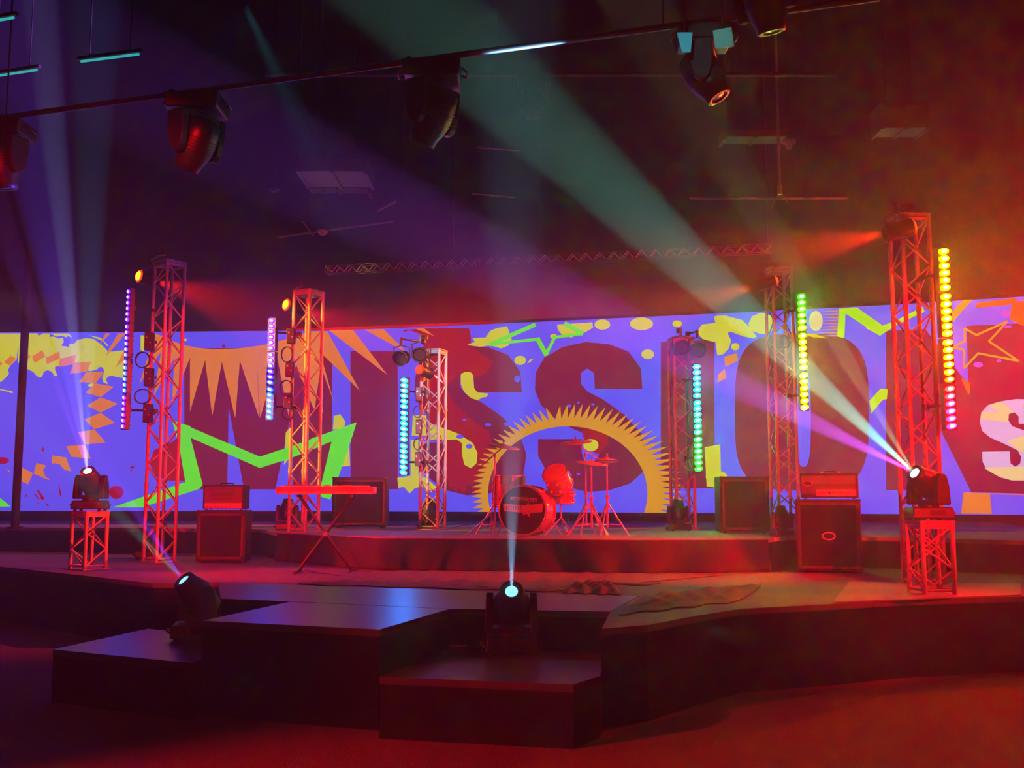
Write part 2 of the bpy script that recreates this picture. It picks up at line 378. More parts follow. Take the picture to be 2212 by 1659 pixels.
for c_ in ((525, 388, 38, 30), (1355, 348, 42, 32), (1060, 155, 52, 34), (1315, 150, 76, 42), (1547, 150, 32, 22), (742, 232, 22, 16), (985, 940, 50, 40)): ell(R3, 'yellow', *c_)
art(R3, 'yellow', (570, 408), (590, 380), (612, 378), (590, 400))
art(W5, 'yellow', (310, 425), (350, 412), (430, 410), (620, 460), (700, 540), (780, 640), (740, 660), (640, 640), (500, 590), (460, 600), (500, 680), (480, 760), (420, 830), (350, 845), (330, 700), (190, 670), (130, 590), (180, 510), (330, 490))
ell(W5, 'yellow', 840, 500, 145, 118, 18, .08, 4); ell(W5, 'yellow', 545, 750, 45, 40); ell(W5, 'cream', 1420, 470, 75, 110)
art(W5, 'orange', (420, 860), (560, 820), (580, 900), (440, 970)); art(W5, 'orange', (360, 1050), (430, 990), (450, 1090), (350, 1140))
art(R4, 'yellow', (290, 1270), (370, 1255), (375, 1480), (300, 1470)); ell(R4, 'yellow', 350, 1420, 55, 30)
for i in range(9):
    y = 370 + i * 33; art(W5, 'orange', (1480 - i * 8, y), (1660, y - 14), (1660, y + 6))
art(W5, 'gold', (1200, 600), (1400, 610), (1560, 660), (1400, 650))
# big left sun
art(W3, 'orange', (200, 110), (290, 150), (400, 200), (520, 245), (700, 285), (860, 300), (1000, 302), (1200, 292), (1400, 265), (1560, 240), (1900, 140), (2040, 88), (2255, 88),
    (2090 + 556, 800), (2165, 335), (2335, 935), (2175, 505), (2100, 1040), (1880, 480), (1790, 1100), (1660, 420), (1450, 1130), (1412, 420), (1440, 1120), (1210, 440), (1155, 1130), (995, 450), (880, 1100), (795, 430), (615, 1050), (615, 400), (400, 950), (430, 400), (180, 870), (270, 330), (10, 720), (140, 300), (60, 240), (110, 110))
art(W4, 'orange', (125, 95), (345, 95), (655, 500)); art(W4, 'orange', (450, 92), (620, 88), (830, 300), (740, 250)); art(W4, 'orange', (905, 84), (980, 80), (1075, 152))
art(W1, 'orange', (1690, 150), (1770, 150), (1700, 220), (1580, 335)); art(W1, 'orange', (1890, 150), (2040, 150), (1960, 200), (1860, 330), (1690, 520), (1740, 400)); art(W1, 'orange', (1975, 430), (2040, 430), (1980, 580), (1840, 700))
for q in (((-120, 640), (-30, 560), (50, 630), (-20, 710)), ((70, 610), (180, 505), (265, 550), (160, 665)), ((300, 530), (425, 450), (500, 520), (420, 590)), ((515, 520), (680, 415), (730, 520), (560, 625)), ((735, 540), (955, 435), (965, 550), (755, 640)),
          ((955, 560), (1215, 490), (1195, 640), (945, 685)), ((1185, 620), (1465, 600), (1385, 765), (1120, 790)), ((1385, 760), (1670, 765), (1530, 945), (1265, 925)), ((1520, 945), (1825, 1000), (1610, 1165), (1370, 1095)),
          ((1615, 1170), (1885, 1270), (1610, 1410), (1390, 1300)), ((1610, 1415), (1840, 1575), (1510, 1675), (1350, 1520))): art(W1, 'orange', *q)
for q in (((1510, 203), (1690, 410), (1365, 445), (1250, 250)), ((1365, 450), (1455, 670), (1150, 640), (1060, 470)), ((840, 620), (1060, 650), (1140, 870), (1040, 850), (960, 760), (900, 745), (830, 745)), ((320, 795), (535, 900), (455, 1080), (310, 1010)),
          ((590, 740), (745, 780), (690, 850), (740, 970), (800, 990), (785, 1010), (545, 910)), ((100, 820), (180, 880), (160, 890))): art(W2, 'orange', *q)
ell(W2, 'red', 1860, 1205, 118, 104); art(W2, 'red', (1690, 1190), (1780, 1150), (1770, 1240)); ell(W2, 'red', 50, 700, 105, 55)
art(W2, 'red', (590, 1170), (620, 1165), (720, 1300), (690, 1330), (640, 1300), (660, 1290)); art(W2, 'red', (545, 1225), (570, 1230), (640, 1310), (610, 1310)); art(W2, 'red', (720, 1360), (800, 1420), (760, 1425))
art(W2, 'red', (550, 1345), (640, 1380), (640, 1395)); art(W2, 'red', (935, 1080), (985, 1200), (985, 1280), (960, 1250)); art(W2, 'red', (300, 1400), (380, 1420), (300, 1430))
for c_ in ((425, 1260, 22, 17), (690, 525, 20, 34), (2115, 808, 35, 18), (1710, 1385, 20, 15), (2100, 856, 22, 8)): ell(W2, 'red', *c_)
ell(W3, 'red', 1018, 265, 22, 20)
# green star
art(W2, 'green', (0, 1285), (180, 1430), (-500, 1450), (-300, 1180))
art(R1, 'green', (1065, 1020), (1120, 1045), (1180, 1060), (1180, 1130), (1255, 1420), (1150, 1415), (1110, 1180))
art(R1, 'green', (1255, 1420), (1235, 1448), (880, 1562), (700, 1562), (1150, 1405))
art(W3, 'green', (500, 1190), (540, 1200), (1450, 1585), (1800, 1470), (2212, 1320), (2212, 1445), (1800, 1610), (1450, 1720), (615, 1355), (500, 1300))
art(R2, 'green', (440, 1015), (555, 975), (693, 925), (640, 1090), (548, 1350), (480, 1330), (555, 1030), (440, 1075))
# star outline near the centre top
for w_, a, b in ((26, (620, 158), (330, 285)), (18, (345, 282), (650, 250)), (30, (640, 250), (695, 350)), (20, (695, 350), (750, 240)), (18, (740, 240), (930, 215)), (30, (930, 212), (820, 152))): line(R3, 'green', w_, a, b)
# drum sun
sc_x, sc_y = 1227, 1066
N = 58
ring = []; tips = []
for i in range(N + 1):
    a = math.radians(-208 + i * 236 / N)
    k = .5 + .5 * math.cos(a); ix, iy = 172, 145
    ring.append((sc_x + ix * math.cos(a), sc_y + iy * math.sin(a)))
    th = 12 + 20 * k
    L = 24 + 24 * k
    b = (sc_x + (ix + th) * math.cos(a), sc_y + (iy + th * .8) * math.sin(a)); tips.append(b)
    if i < N:
        a2 = a + math.radians(236 / N) * .5 + .035 * (1 if math.cos(a) > -.2 else -1) * (1 if math.sin(a) < 0 else .3)
        tips.append((sc_x + (ix + th + L) * math.cos(a2), sc_y + (iy + (th + L) * .85) * math.sin(a2)))
art(Z0, 'gold', *(ring + tips[::-1]))
# right side
art(W6, 'rust', (1540, 360), (2090, 290), (2070, 340), (2500, 330), (2500, 660), (2200, 700), (1990, 600), (2010, 450), (2030, 390), (1800, 410), (1500, 440))
art(W5, 'lime', (1670, 340), (1860, 325), (2140, 520), (2060, 600), (1740, 390), (1730, 660), (1650, 640))
art(W6, 'lime', (-30, 545), (180, 690), (420, 590), (750, 420), (780, 490), (420, 660), (240, 770), (135, 835), (-60, 725))
art(W6, 'gold', (1150, 510), (1330, 325), (1460, 320), (1160, 660)); art(W6, 'rust', (1290, 1430), (1420, 1500), (1430, 1680), (1400, 1670))
art(W5, 'lime', (2000, 1340), (2120, 1205), (2200, 1210), (2190, 1320), (2140, 1330), (2020, 1480))
line(W6, 'gold', 30, (1350, 730), (1520, 825), (1960, 630), (1700, 915), (2120, 1195), (1545, 1085), (1345, 1300), (1345, 1035), (1180, 1005), (1355, 905), closed=True)
for c_ in ((1545, 1250, 70, 38), (1840, 1195, 38, 25), (1960, 705, 70, 18), (1940, 520, 70, 60)): ell(W6, 'violet', *c_)
SGL = [(1960, 190), (1800, 185), (1600, 215), (1450, 260), (1370, 350), (1350, 460), (1380, 580), (1480, 660), (1680, 750), (1820, 820), (1860, 900), (1850, 980), (1790, 1020), (1730, 980), (1720, 830), (1380, 835), (1385, 960), (1440, 1060), (1600, 1150), (1750, 1190), (1960, 1190), (2100, 1150), (2200, 1050), (2220, 900), (2150, 720), (1950, 590), (1750, 520), (1700, 440), (1710, 370), (1780, 350), (1830, 400), (1830, 490), (2200, 490), (2180, 350), (2100, 240)]
art(W7, 'lilac', *SGL)
art(W7, 'cream', (1455, 262), (1590, 220), (1630, 222), (1770, 350), (1710, 370), (1702, 470), (1360, 430), (1372, 345), (1590, 345)); art(W7, 'cream', (1400, 1030), (1900, 1020), (1960, 1188), (1750, 1188), (1600, 1148), (1450, 1065)); art(W7, 'cream', (1690, 700), (1900, 640), (2080, 690), (2190, 820), (1900, 850), (1820, 818))
art(W7, 'orange', (1150, 1340), (1475, 1350), (1500, 1600), (1120, 1600)); art(W7, 'orange', (1150, 1338), (2300, 1368), (2300, 1380), (1150, 1352))
for c_ in ((845, 685, 14, 9), (905, 663, 9, 7), (1000, 675, 12, 7), (447, 803, 24, 15), (318, 808, 20, 10), (508, 510, 20, 22), (195, 948, 22, 15), (135, 885, 24, 14), (165, 775, 14, 8), (845, 1135, 20, 10), (905, 1128, 12, 7)): ell(R3, 'blue', *c_)

def proj(p):
    q = p - Vector((0, 0, EYE)); d = q.y * cp + q.z * sp; h = -q.y * sp + q.z * cp
    return 1106 + F * q.x / d, 829.5 - F * h / d
def build_art():
    me = bpy.data.meshes.new('projected_image'); out = bmesh.new()
    for li, (col, pts) in enumerate(ART):
        bm = bmesh.new()
        vsx = [bm.verts.new((x, y, 0)) for x, y in pts]
        try: f = bm.faces.new(vsx)
        except ValueError: bm.free(); continue
        f.normal_update()
        bmesh.ops.triangulate(bm, faces=bm.faces[:], ngon_method='EAR_CLIP')
        for q in SP[1:-1]:                       # split where the screen bends
            (ax, ay), (bx, by) = [proj(Vector((q.x, q.y, z))) for z in (ZT + .5, ZB - .5)]
            bmesh.ops.bisect_plane(bm, geom=bm.verts[:] + bm.edges[:] + bm.faces[:], plane_co=(ax, ay, 0), plane_no=(ay - by, bx - ax, 0), dist=1e-4)
        # clip to the screen's own top and bottom
        for v in bm.verts: v.co.x = min(max(v.co.x, -318), 2558)
        bm.verts.index_update(); mp = {}
        for v in bm.verts:
            p = on_screen(v.co.x, v.co.y, .0002 * (li + 1)); mp[v.index] = p
        tmp = bmesh.new(); vv = [tmp.verts.new(mp[v.index]) for v in bm.verts]
        for f in bm.faces:
            try: tmp.faces.new([vv[v.index] for v in f.verts])
            except ValueError: pass
        for z, s_ in ((ZT, 1), (ZB, -1)):
            bmesh.ops.bisect_plane(tmp, geom=tmp.verts[:] + tmp.edges[:] + tmp.faces[:], plane_co=(0, 0, z), plane_no=(0, 0, s_), clear_outer=True)
        tmp.verts.index_update(); ov = [out.verts.new(v.co - so) for v in tmp.verts]
        for f in tmp.faces:
            try:
                nf = out.faces.new([ov[v.index] for v in f.verts]); nf.material_index = CK.index(col)
                nf.normal_update()
                if nf.normal.y > 0: nf.normal_flip()
            except ValueError: pass
        bm.free(); tmp.free()
    out.to_mesh(me); out.free()
    for m in SM: me.materials.append(m)
    o = bpy.data.objects.new('projected_image', me); COL.objects.link(o); o.parent = scr
build_art()

# ================================================================== TRUSS TOWERS
def truss(px, Y, Z0, H, phi, label, name='truss_tower', side=.295, r=.024, top=True, cat='truss tower', at=None, group=None):
    c = at or V(px, 900, Y); loc = Vector((c.x, Y, Z0)); R = side / 2 ** .5; ph = math.radians(phi)
    t = thing(name, loc, label, cat, group=group)
    cs = [Vector((-math.cos(ph), -math.sin(ph), 0)) * R, Vector((math.sin(ph), -math.cos(ph), 0)) * R,
          Vector((math.cos(ph), math.sin(ph), 0)) * R, Vector((-math.sin(ph), math.cos(ph), 0)) * R]
    zt = H - .012
    nseg = max(1, round(H / 1.0))
    for k in range(4):
        m = MB().cyl(cs[k] + Vector((0, 0, .013)), cs[k] + Vector((0, 0, zt)), r, n=14)
        for i in range(1, nseg):                          # conical couplers
            z = H * i / nseg; m.cyl(cs[k] + Vector((0, 0, z - .03)), cs[k] + Vector((0, 0, z + .03)), r * 1.25, n=14)
        m.build('corner_tube', M_ALU, t)
    for k in range(4):
        a, b = cs[k], cs[(k + 1) % 4]; m = MB()
        n = max(2, round(H / .265)); 
        for i in range(n):
            z0, z1 = .04 + (zt - .08) * i / n, .04 + (zt - .08) * (i + 1) / n
            p, q = (a, b) if (i + k) % 2 else (b, a)
            m.cyl(p + Vector((0, 0, z0)), q + Vector((0, 0, z1)), .0105, n=8)
        for z in [.05, zt - .04]: m.cyl(a + Vector((0, 0, z)), b + Vector((0, 0, z)), .013, n=8)
        m.build('diagonal_braces', M_ALU, t)
    rot = Matrix.Rotation(ph + PI / 4, 3, 'Z')
    MB().box((0, 0, .0065), (side + .10, side + .10, .013), rot).build('base_plate', M_ALU, t, bevel=.003)
    if top:
        m = MB(); m.box((0, 0, zt + .006), (side + .05, side + .05, .012), rot)
        for k in range(4):
            a, b = cs[k], cs[(k + 1) % 4]; d = (b - a).normalized(); mid = (a + b) / 2
            m.box(mid + Vector((0, 0, zt - .035)), (side, .012, .06), Matrix.Rotation(math.atan2(d.y, d.x), 3, 'Z'))
        m.build('top_plate', M_ALU, t, bevel=.002)
    return t
def htop(px, py, Y, Z0): return V(px, py, Y).z - Z0
TG = 'truss towers along the stage'
T1 = truss(355, 14.5, ZS, htop(370, 566, 14.5, ZS), 9, 'tall red-lit aluminium truss tower at far left with violet LED bar', group=TG)
T2 = truss(661, 14.8, ZR, htop(672, 629, 14.8, ZR), 17, 'truss tower lit amber on its left side behind the keyboard', group=TG)
T3 = truss(936, 16.0, ZR, htop(940, 756, 16.0, ZR), 27, 'short truss tower lit cyan beside the cyan LED bar', group=TG)
T4 = truss(1472, 16.2, ZR, htop(1470, 730, 16.2, ZR), -37, 'short dim truss tower right of the drum kit beside the turquoise LED bar', group=TG)
T5 = truss(1690, 15.1, ZR, htop(1685, 580, 15.1, ZR), -38, 'orange-lit truss tower behind the right amplifier stack', group=TG)
T6 = truss(1981, 10.9, ZS, htop(1975, 468, 10.9, ZS), -40, 'tallest red truss tower at far right behind the right lamp stand', group=TG)

# ================================================================== LED BARS
ML_RING = emis_obj('led_reflector_glow', 100.0); ML_CORE = emis('led_core_white', (1, 1, 1), 3, False)
_lens = {}
def lens_mesh(tilt, pitch):
    k = (tilt, round(pitch, 3))
    if k not in _lens:
        m = MB(); t = math.radians(tilt); rx, ry = .060, pitch * .40; n = 20
        def ringpts(f, y): return [Vector((math.cos(2 * PI * i / n) * rx * f * math.cos(t) - math.sin(2 * PI * i / n) * ry * f * math.sin(t), y, math.cos(2 * PI * i / n) * rx * f * math.sin(t) + math.sin(2 * PI * i / n) * ry * f * math.cos(t))) for i in range(n)]
        a = ringpts(1, 0); b = ringpts(.55, -.012)
        m.add(a + b, [(i, n + i, n + (i + 1) % n, (i + 1) % n) for i in range(n)]); m.m = 1
        m.add(b, [tuple(range(n - 1, -1, -1))])
        me = bpy.data.meshes.new('led_lens'); me.from_pydata(m.v, [], m.f); me.materials.append(ML_RING); me.materials.append(ML_CORE)
        me.polygons.foreach_set('material_index', m.mi); me.update(); _lens[k] = me
    return _lens[k]
def ramp(stops, t):
    for (t0, c0), (t1, c1) in zip(stops[:-1], stops[1:]):
        if t <= t1:
            u = (t - t0) / (t1 - t0); return tuple(c0[i] + (c1[i] - c0[i]) * u for i in range(3))
    return stops[-1][1]
def led_bar(top, bot, Y, mods, stops, yaw, tilt, tower, label, gain=1.0):
    a, b = V(*top, Y), V(*bot, Y); H = a.z - b.z; n = mods * 6
    t = thing('led_bar', ((a.x + b.x) / 2, Y, b.z), label, 'LED bar light', math.radians(yaw), group='LED bars beside the truss towers')
    mh = H / mods; Rm = Matrix.Rotation(-math.radians(yaw), 3, 'Z')
    for i in range(mods):
        m = MB(); z = mh * (i + .5)
        m.box((0, 0, z), (.135, .07, mh - .012))
        for k in range(7): m.box((0, .042, z + (k - 3) * mh / 8), (.11, .02, .012))
        m.build('housing', M_BLK, t, bevel=.004)
    for i in range(mods):
        for k in range(6):
            z = H - mh * i - mh * (k + .5) * .96 / 6 - mh * .02
            me = lens_mesh(tilt, mh * .96 / 6)
            o = bpy.data.objects.new('led_lens', me); COL.objects.link(o); o.parent = t; o.location = (0, -.0355, z)
            c = ramp(stops, (i * 6 + k) / (n - 1)); o.color = (*[x * gain for x in c], 1)
    to = Rm @ (Vector((tower.location.x, tower.location.y, 0)) - Vector((t.location.x, t.location.y, 0)))
    to = to * max(0, 1 - .13 / to.length)
    for z in (H * .14, H * .86):
        m = MB().cyl((0, .05, z), Vector((to.x, to.y, z)), .016, n=10); m.box((0, .045, z), (.09, .03, .05)); m.cyl(Vector((to.x, to.y, z - .03)), Vector((to.x, to.y, z + .03)), .04, n=12)
        m.build('mounting_arm', M_BLK, t)
    return t
led_bar((283, 623), (271, 929), 14.25, 4, [(0, (.006, .0003, 1)), (.3, (.008, .0003, 1)), (.55, (.001, .004, 1)), (.74, (.0005, .007, 1)), (.76, (.014, .0003, 1)), (1, (.012, .0003, 1))], -48, -14, T1, 'violet and blue LED bar hanging left of the far left truss tower')
led_bar((590, 686), (585, 909), 14.55, 3, [(0, (.007, .0003, 1)), (.6, (.003, .001, 1)), (.68, (.0005, .004, 1)), (1, (.0002, .007, 1))], -22, -18, T2, 'blue-violet LED bar left of the amber-lit truss tower')
led_bar((875, 815), (873, 1028), 15.7, 3, [(0, (0, .10, 1)), (.3, (0, .16, 1)), (1, (0, .22, 1))], -14, -14, T3, 'cyan LED bar under the dark lamp cluster left of the drum kit')
led_bar((1503, 785), (1508, 1021), 15.8, 3, [(0, (0, .3, 1)), (.3, (0, .7, .8)), (.55, (0, 1, .25)), (.7, (0, 1, .006)), (1, (0, 1, .001))], 8, 10, T4, 'turquoise to green LED bar right of the drum kit', 1.6)
led_bar((1728, 633), (1737, 889), 14.8, 3, [(0, (.0004, 1, .0002)), (.25, (.003, 1, .0)), (.48, (.7, .9, 0)), (1, (1, .62, 0))], 8, 14, T5, 'green to yellow LED bar beside the orange-lit truss tower', 3)
led_bar((2034, 535), (2051, 931), 10.45, 4, [(0, (1, .40, 0)), (.4, (1, .25, 0)), (.55, (1, .06, 0)), (.74, (1, .0012, .0)), (.8, (1, .0004, .0008)), (1, (1, .0003, .004))], 12, 12, T6, 'tall amber to red and pink LED bar at far right', 4)

# ================================================================== PAR CANS
def par(px, py, Y, d, name, label, glow=None, beam=None, R=.088, L=.27, hang=.12, power=60, angle=45, hangdir=(0, 0, 1), tower=None):
    p = V(px, py, Y); d = Vector(d).normalized(); t = thing(name, p, label, 'stage lamp', group='par cans on the truss towers')
    q = d.to_track_quat('Z', 'Y').to_matrix()      # local z = beam direction, origin at the rear face
    M4 = q.to_4x4()
    m = MB(); m.lathe([(R * .97, .004), (R, .02), (R, L), (R * 1.12, L), (R * 1.12, L + .03), (R * .94, L + .03), (R * .9, L - .02), (R * .55, L - .12)], 24, M4)
    m.build('can', M_BLK, t)
    m = MB(); m.lathe([(R * .97, .004), (R * .78, -.012), (R * .74, -.012)], 24, M4); m.build('rear_ring', emis('par_ring_red', (1, .03, .0), 2.2, False) if glow else M_BLK, t)
    m = MB(); m.lathe([(R * .75, -.010), (R * .5, -.028), (.001, -.034)], 24, M4); m.build('rear_cap', emis('par_rear_amber', (1, .30, .01), 4.0, False) if glow == 'amber' else (emis('par_rear_red', (1, .05, .01), 2.5, False) if glow else M_BLK), t)
    m = MB().lathe([(.001, L - .03), (R * .85, L - .03)], 24, M4); m.build('lens', emis('par_lens_red', RED, 8, False) if beam else M_GLOSSBLK, t)
    hd = Vector(hangdir).normalized(); ax = d.cross(hd).normalized(); up = ax.cross(d).normalized()
    if up.dot(hd) < 0: up = -up
    c = d * (L * .5); pts = [c + ax * (R + .02) * s for s in (1,)] + [c + ax * (R + .02) + up * (R + .05), c + up * (R + .09), c - ax * (R + .02) + up * (R + .05), c - ax * (R + .02)]
    m = MB().tube(pts, .009); m.box(c + up * (R + .09 + hang / 2), (.035, .035, hang)); m.build('yoke', M_BLK, t)
    if tower is not None:
        e = Vector((tower.location.x, tower.location.y, 0)) - Vector((p.x, p.y, 0)); st = c + up * (R + .09 + hang * .8)
        e = e - e.normalized() * .17; e.z = st.z
        m = MB().cyl(st, e, .014, n=10).cyl(e - Vector((0, 0, .035)), e + Vector((0, 0, .035)), .04, n=12); m.build('clamp_arm', M_BLK, t)
    if beam:
        s = spot('par_beam', p + d * (L + .05), p + d * 5, beam, power * 60, angle, 1.0, .04); 
    return t
par(300, 596, 14.95, (.6, .74, -.12), 'par_can', 'glowing red-ringed par can at the top of the far left truss tower', 'amber', (1, .01, .01), power=520, angle=44, R=.1, tower=T1)
par(618, 658, 15.1, (.6, .74, -.12), 'par_can', 'glowing par can beside the top of the amber-lit truss tower', 'amber', (1, .01, .02), power=400, angle=44, R=.098, tower=T2)
par(906, 798, 15.6, (.45, .85, -.1), 'par_can', 'par can with red glowing back under the dark lamp cluster', 'red', (1, .01, .02), power=50, angle=40, R=.08, tower=T3)
for x, y, l in ((873, 772, 'black unlit par can above the cyan LED bar'), (910, 764, 'black unlit par can right beside the top of the cyan-lit truss tower')):
    par(x, y, 15.8, (-.1 + (x - 896) * .004, -.9, -.2), 'par_can', l, R=.108, L=.20, tower=T3)
par(1466, 752, 16.0, (.1, -.9, -.1), 'par_can', 'black unlit par can above the turquoise LED bar, left of two', R=.108, L=.20, tower=T4)
par(1501, 756, 15.95, (.1, -.9, -.15), 'par_can', 'black unlit par can above the turquoise LED bar, right of two', R=.108, L=.20, tower=T4)
par(1676, 606, 14.95, (-.9, .22, -.22), 'par_can', 'orange par can near the top of the orange-lit truss tower', 'red', (1, .10, .01), power=200, angle=42, tower=T5)
par(1972, 490, 10.6, (-.9, .15, -.18), 'par_can', 'orange par can at the top of the tallest red truss tower', 'red', (1, .02, .0), power=240, angle=42, R=.095, tower=T6)

# power supply boxes and cable loops on the towers
def pbox(px, py, Y, w, h, label, group):
    p = V(px, py, Y); t = thing('power_supply_box', p, label, 'power supply', group=group)
    m = MB().box((0, 0, 0), (w, .12, h)); m.build('case', M_BLK, t, bevel=.006)
    m = MB().cyl((-.02, -.06, h * .2), (-.02, -.068, h * .2), .012, n=10).cyl((.03, -.06, -h * .1), (.03, -.068, -h * .1), .010, n=10); m.build('socket', M_CHROME, t)
    m = MB().box((w * .5, .05, 0), (.05, .05, .04)); m.build('clamp', M_STEEL, t)
NTH = ['topmost', 'middle', 'lowest']
for k, (x, y) in enumerate(((323, 738), (322, 815), (320, 893))): pbox(x, y, 14.3, .11, .26, NTH[k] + ' black power box on the far left truss tower', 'power boxes on the far left tower')
for k, (x, y) in enumerate(((629, 726), (626, 798), (622, 866))): pbox(x, y, 14.6, .11, .22, NTH[k] + ' black power box on the amber-lit truss tower', 'power boxes on the amber-lit tower')
for k, (x, y) in enumerate(((905, 852), (905, 922), (903, 992))): pbox(x, y, 15.75, .09, .22, NTH[k] + ' black power box on the cyan-lit truss tower', 'power boxes on the cyan-lit tower')
def loop(px, py, Y, rx, rz, label, turns=3, seed=1):
    p = V(px, py, Y); rr = random.Random(seed); pts = []
    for i in range(turns * 22 + 1):
        a = 2 * PI * i / 22; k = i / (turns * 22)
        f = 1 + .06 * math.sin(3 * a / turns + seed)
        pts.append((rx * f * math.cos(a), .02 * math.sin(a * .5 + seed) + .03 * (k - .5), rz * f * math.sin(a)))
    o = MB().tube(pts, .007, 6).build('cable_loop', M_CABLE, None, loc=p); tag(o, label, 'cable')
loop(307, 778, 14.2, .10, .11, 'upper coiled cable on the far left truss tower', 3, 1); loop(307, 856, 14.2, .11, .10, 'lower coiled cable on the far left truss tower', 3, 2)
loop(620, 765, 14.45, .08, .11, 'upper coiled cable on the amber-lit truss tower', 3, 3); loop(619, 838, 14.45, .09, .11, 'middle coiled cable on the amber-lit truss tower', 3, 4); loop(622, 893, 14.62, .08, .09, 'lowest coiled cable on the amber-lit truss tower', 2, 5)
loop(902, 890, 15.6, .06, .09, 'upper coiled cable on the cyan-lit truss tower', 3, 6); loop(902, 960, 15.6, .06, .09, 'lower coiled cable on the cyan-lit truss tower', 3, 7)
loop(1694, 738, 14.85, .07, .09, 'coiled cable on the orange-lit truss tower', 3, 8)

# ================================================================== MOVING HEADS
def moving_head(loc, d, label, s=1.0, lens=None, base_rz=0.0, flip=False, name='moving_head_light', panel=None, group=None, body=None):
    body = body or M_BLK
    t = thing(name, loc, label, 'moving head light', group=group); d = Vector(d).normalized()
    if flip: t.rotation_euler = (PI, 0, 0); d = Vector((d.x, -d.y, -d.z))
    pan = math.atan2(d.x, -d.y); Rp = Matrix.Rotation(pan, 3, 'Z'); Rb = Matrix.Rotation(base_rz, 3, 'Z')
    m = MB().box((0, 0, .075 * s), (.40 * s, .34 * s, .11 * s), Rb, taper=.93)
    for x in (-1, 1):
        for y in (-1, 1): m.cyl(Rb @ Vector((x * .15, y * .12, 0)) * s, Rb @ Vector((x * .15, y * .12, .025)) * s, .022 * s, n=10)
    b = m.build('base', body, t, bevel=.012 * s)
    m = MB().box(Rb @ Vector((.04, -.168, .075)) * s, (.14 * s, .008 * s, .05 * s), Rb); m.build('display_panel', panel or M_GLOSSBLK, b)
    for x in (-1, 1):
        m = MB().tube([Rb @ Vector((x * .20, -.07, .05)) * s, Rb @ Vector((x * .235, -.05, .075)) * s, Rb @ Vector((x * .235, .05, .075)) * s, Rb @ Vector((x * .20, .07, .05)) * s], .009 * s); m.build('handle', M_STEEL, b)
    # yoke: U with rounded shoulders
    m = MB(); m.cyl((0, 0, .13 * s), (0, 0, .155 * s), .10 * s, n=24)
    m.box((0, 0, .175 * s), (.40 * s, .16 * s, .05 * s), Rp)
    for x in (-1, 1):
        prof = [(-.085, .16), (.085, .16), (.078, .33), (.055, .42), (.02, .455), (-.02, .455), (-.055, .42), (-.078, .33)]
        P = []
        for xx in (x * .145, x * .205):
            for y, z in prof: P.append(Rp @ Vector((xx * (1 - .05 * (z - .16) / .3), y, z)) * s)
        n = 8; m.add(P, [tuple(range(n)), tuple(range(2 * n - 1, n - 1, -1))] + [(i, (i + 1) % n, n + (i + 1) % n, n + i) for i in range(n)])
    m.build('yoke', body, t, bevel=.008 * s)
    piv = Vector((0, 0, .36)) * s; M4 = Matrix.Translation(piv) @ d.to_track_quat('Z', 'Y').to_matrix().to_4x4()
    S = lambda pr: [(a * s, b_ * s) for a, b_ in pr]
    m = MB().lathe(S([(.001, -.20), (.07, -.20), (.115, -.17), (.133, -.08), (.135, .04), (.118, .10), (.098, .15), (.09, .20), (.06, .20), (.05, .185), (.001, .18)]), 28, M4)
    m.cyl(Rp @ Vector((-.15, 0, .36)) * s, Rp @ Vector((.15, 0, .36)) * s, .04 * s, n=14)
    h = m.build('head', body, t)
    m = MB()
    for k in range(5): m.lathe(S([(.137, -.06 + k * .022), (.141, -.055 + k * .022), (.137, -.05 + k * .022)]), 28, M4)
    m.build('cooling_fins', body, h)
    m = MB().lathe(S([(.001, .195), (.03, .194), (.048, .19)]), 24, M4); m.build('lens', lens or M_GLOSSBLK, h)
    return t, (Vector(loc) + (piv + d * .215 * s) if not flip else None)
EB = lambda n, c, k: emis('beam_lens_' + n, c, k, False)
def aim(a, px, py, Y): return V(px, py, Y)
# on the left lamp stand
LT = G(176, 1232, ZS); LT.y += .2
ltH = .735
truss(0, LT.y, ZS, ltH, 12, 'short red-lit truss lamp stand at far left under a moving head', 'truss_stand', group='short truss stands under the outer moving heads', at=Vector((G(175, 1232, ZS).x, 0, 0)), cat='truss stand')
lx = G(175, 1232, ZS).x
h1, a1 = moving_head((lx, LT.y, ZS + ltH), (-.02, -.62, .70), 'moving head light on the far left stand, throwing a pale violet and cyan beam', 1.0, EB('white', (.75, .9, 1), 30), 0.1)
RT = G(2030, 1288, ZS); RT.y += .17
truss(0, RT.y, ZS, .70, -40, 'short red-lit truss lamp stand at far right under a moving head', 'truss_stand', group='short truss stands under the outer moving heads', at=Vector((RT.x, 0, 0)), cat='truss stand')
h4, a4 = moving_head((RT.x, RT.y, ZS + .70), (-.66, -.30, .44), 'moving head light on the far right stand, throwing wide teal and magenta beams', .98, EB('white', (.75, .9, 1), 30), -.1)
cH = G(1105, 1412, ZL)
h3, a3 = moving_head((cH.x, cH.y + .05, ZL), (0, -.80, .62), 'moving head light in the centre front with its beam pointing straight up', 1.02, EB('pale_teal', (.25, .75, 1), 1.6), 0, panel=None)
c2 = G(414, 1383, ZL)
h2, a2 = moving_head((c2.x, c2.y + .12, ZL), (-.42, -.40, .62), 'moving head light on the low left platform tilted up to the left', 1.0, EB('dim_teal', (.3, .7, 1), 1.4), .2, body=mat('lightened_casing', (.12, .10, .10), .5))  # casing colour lightened in place of red light on its side
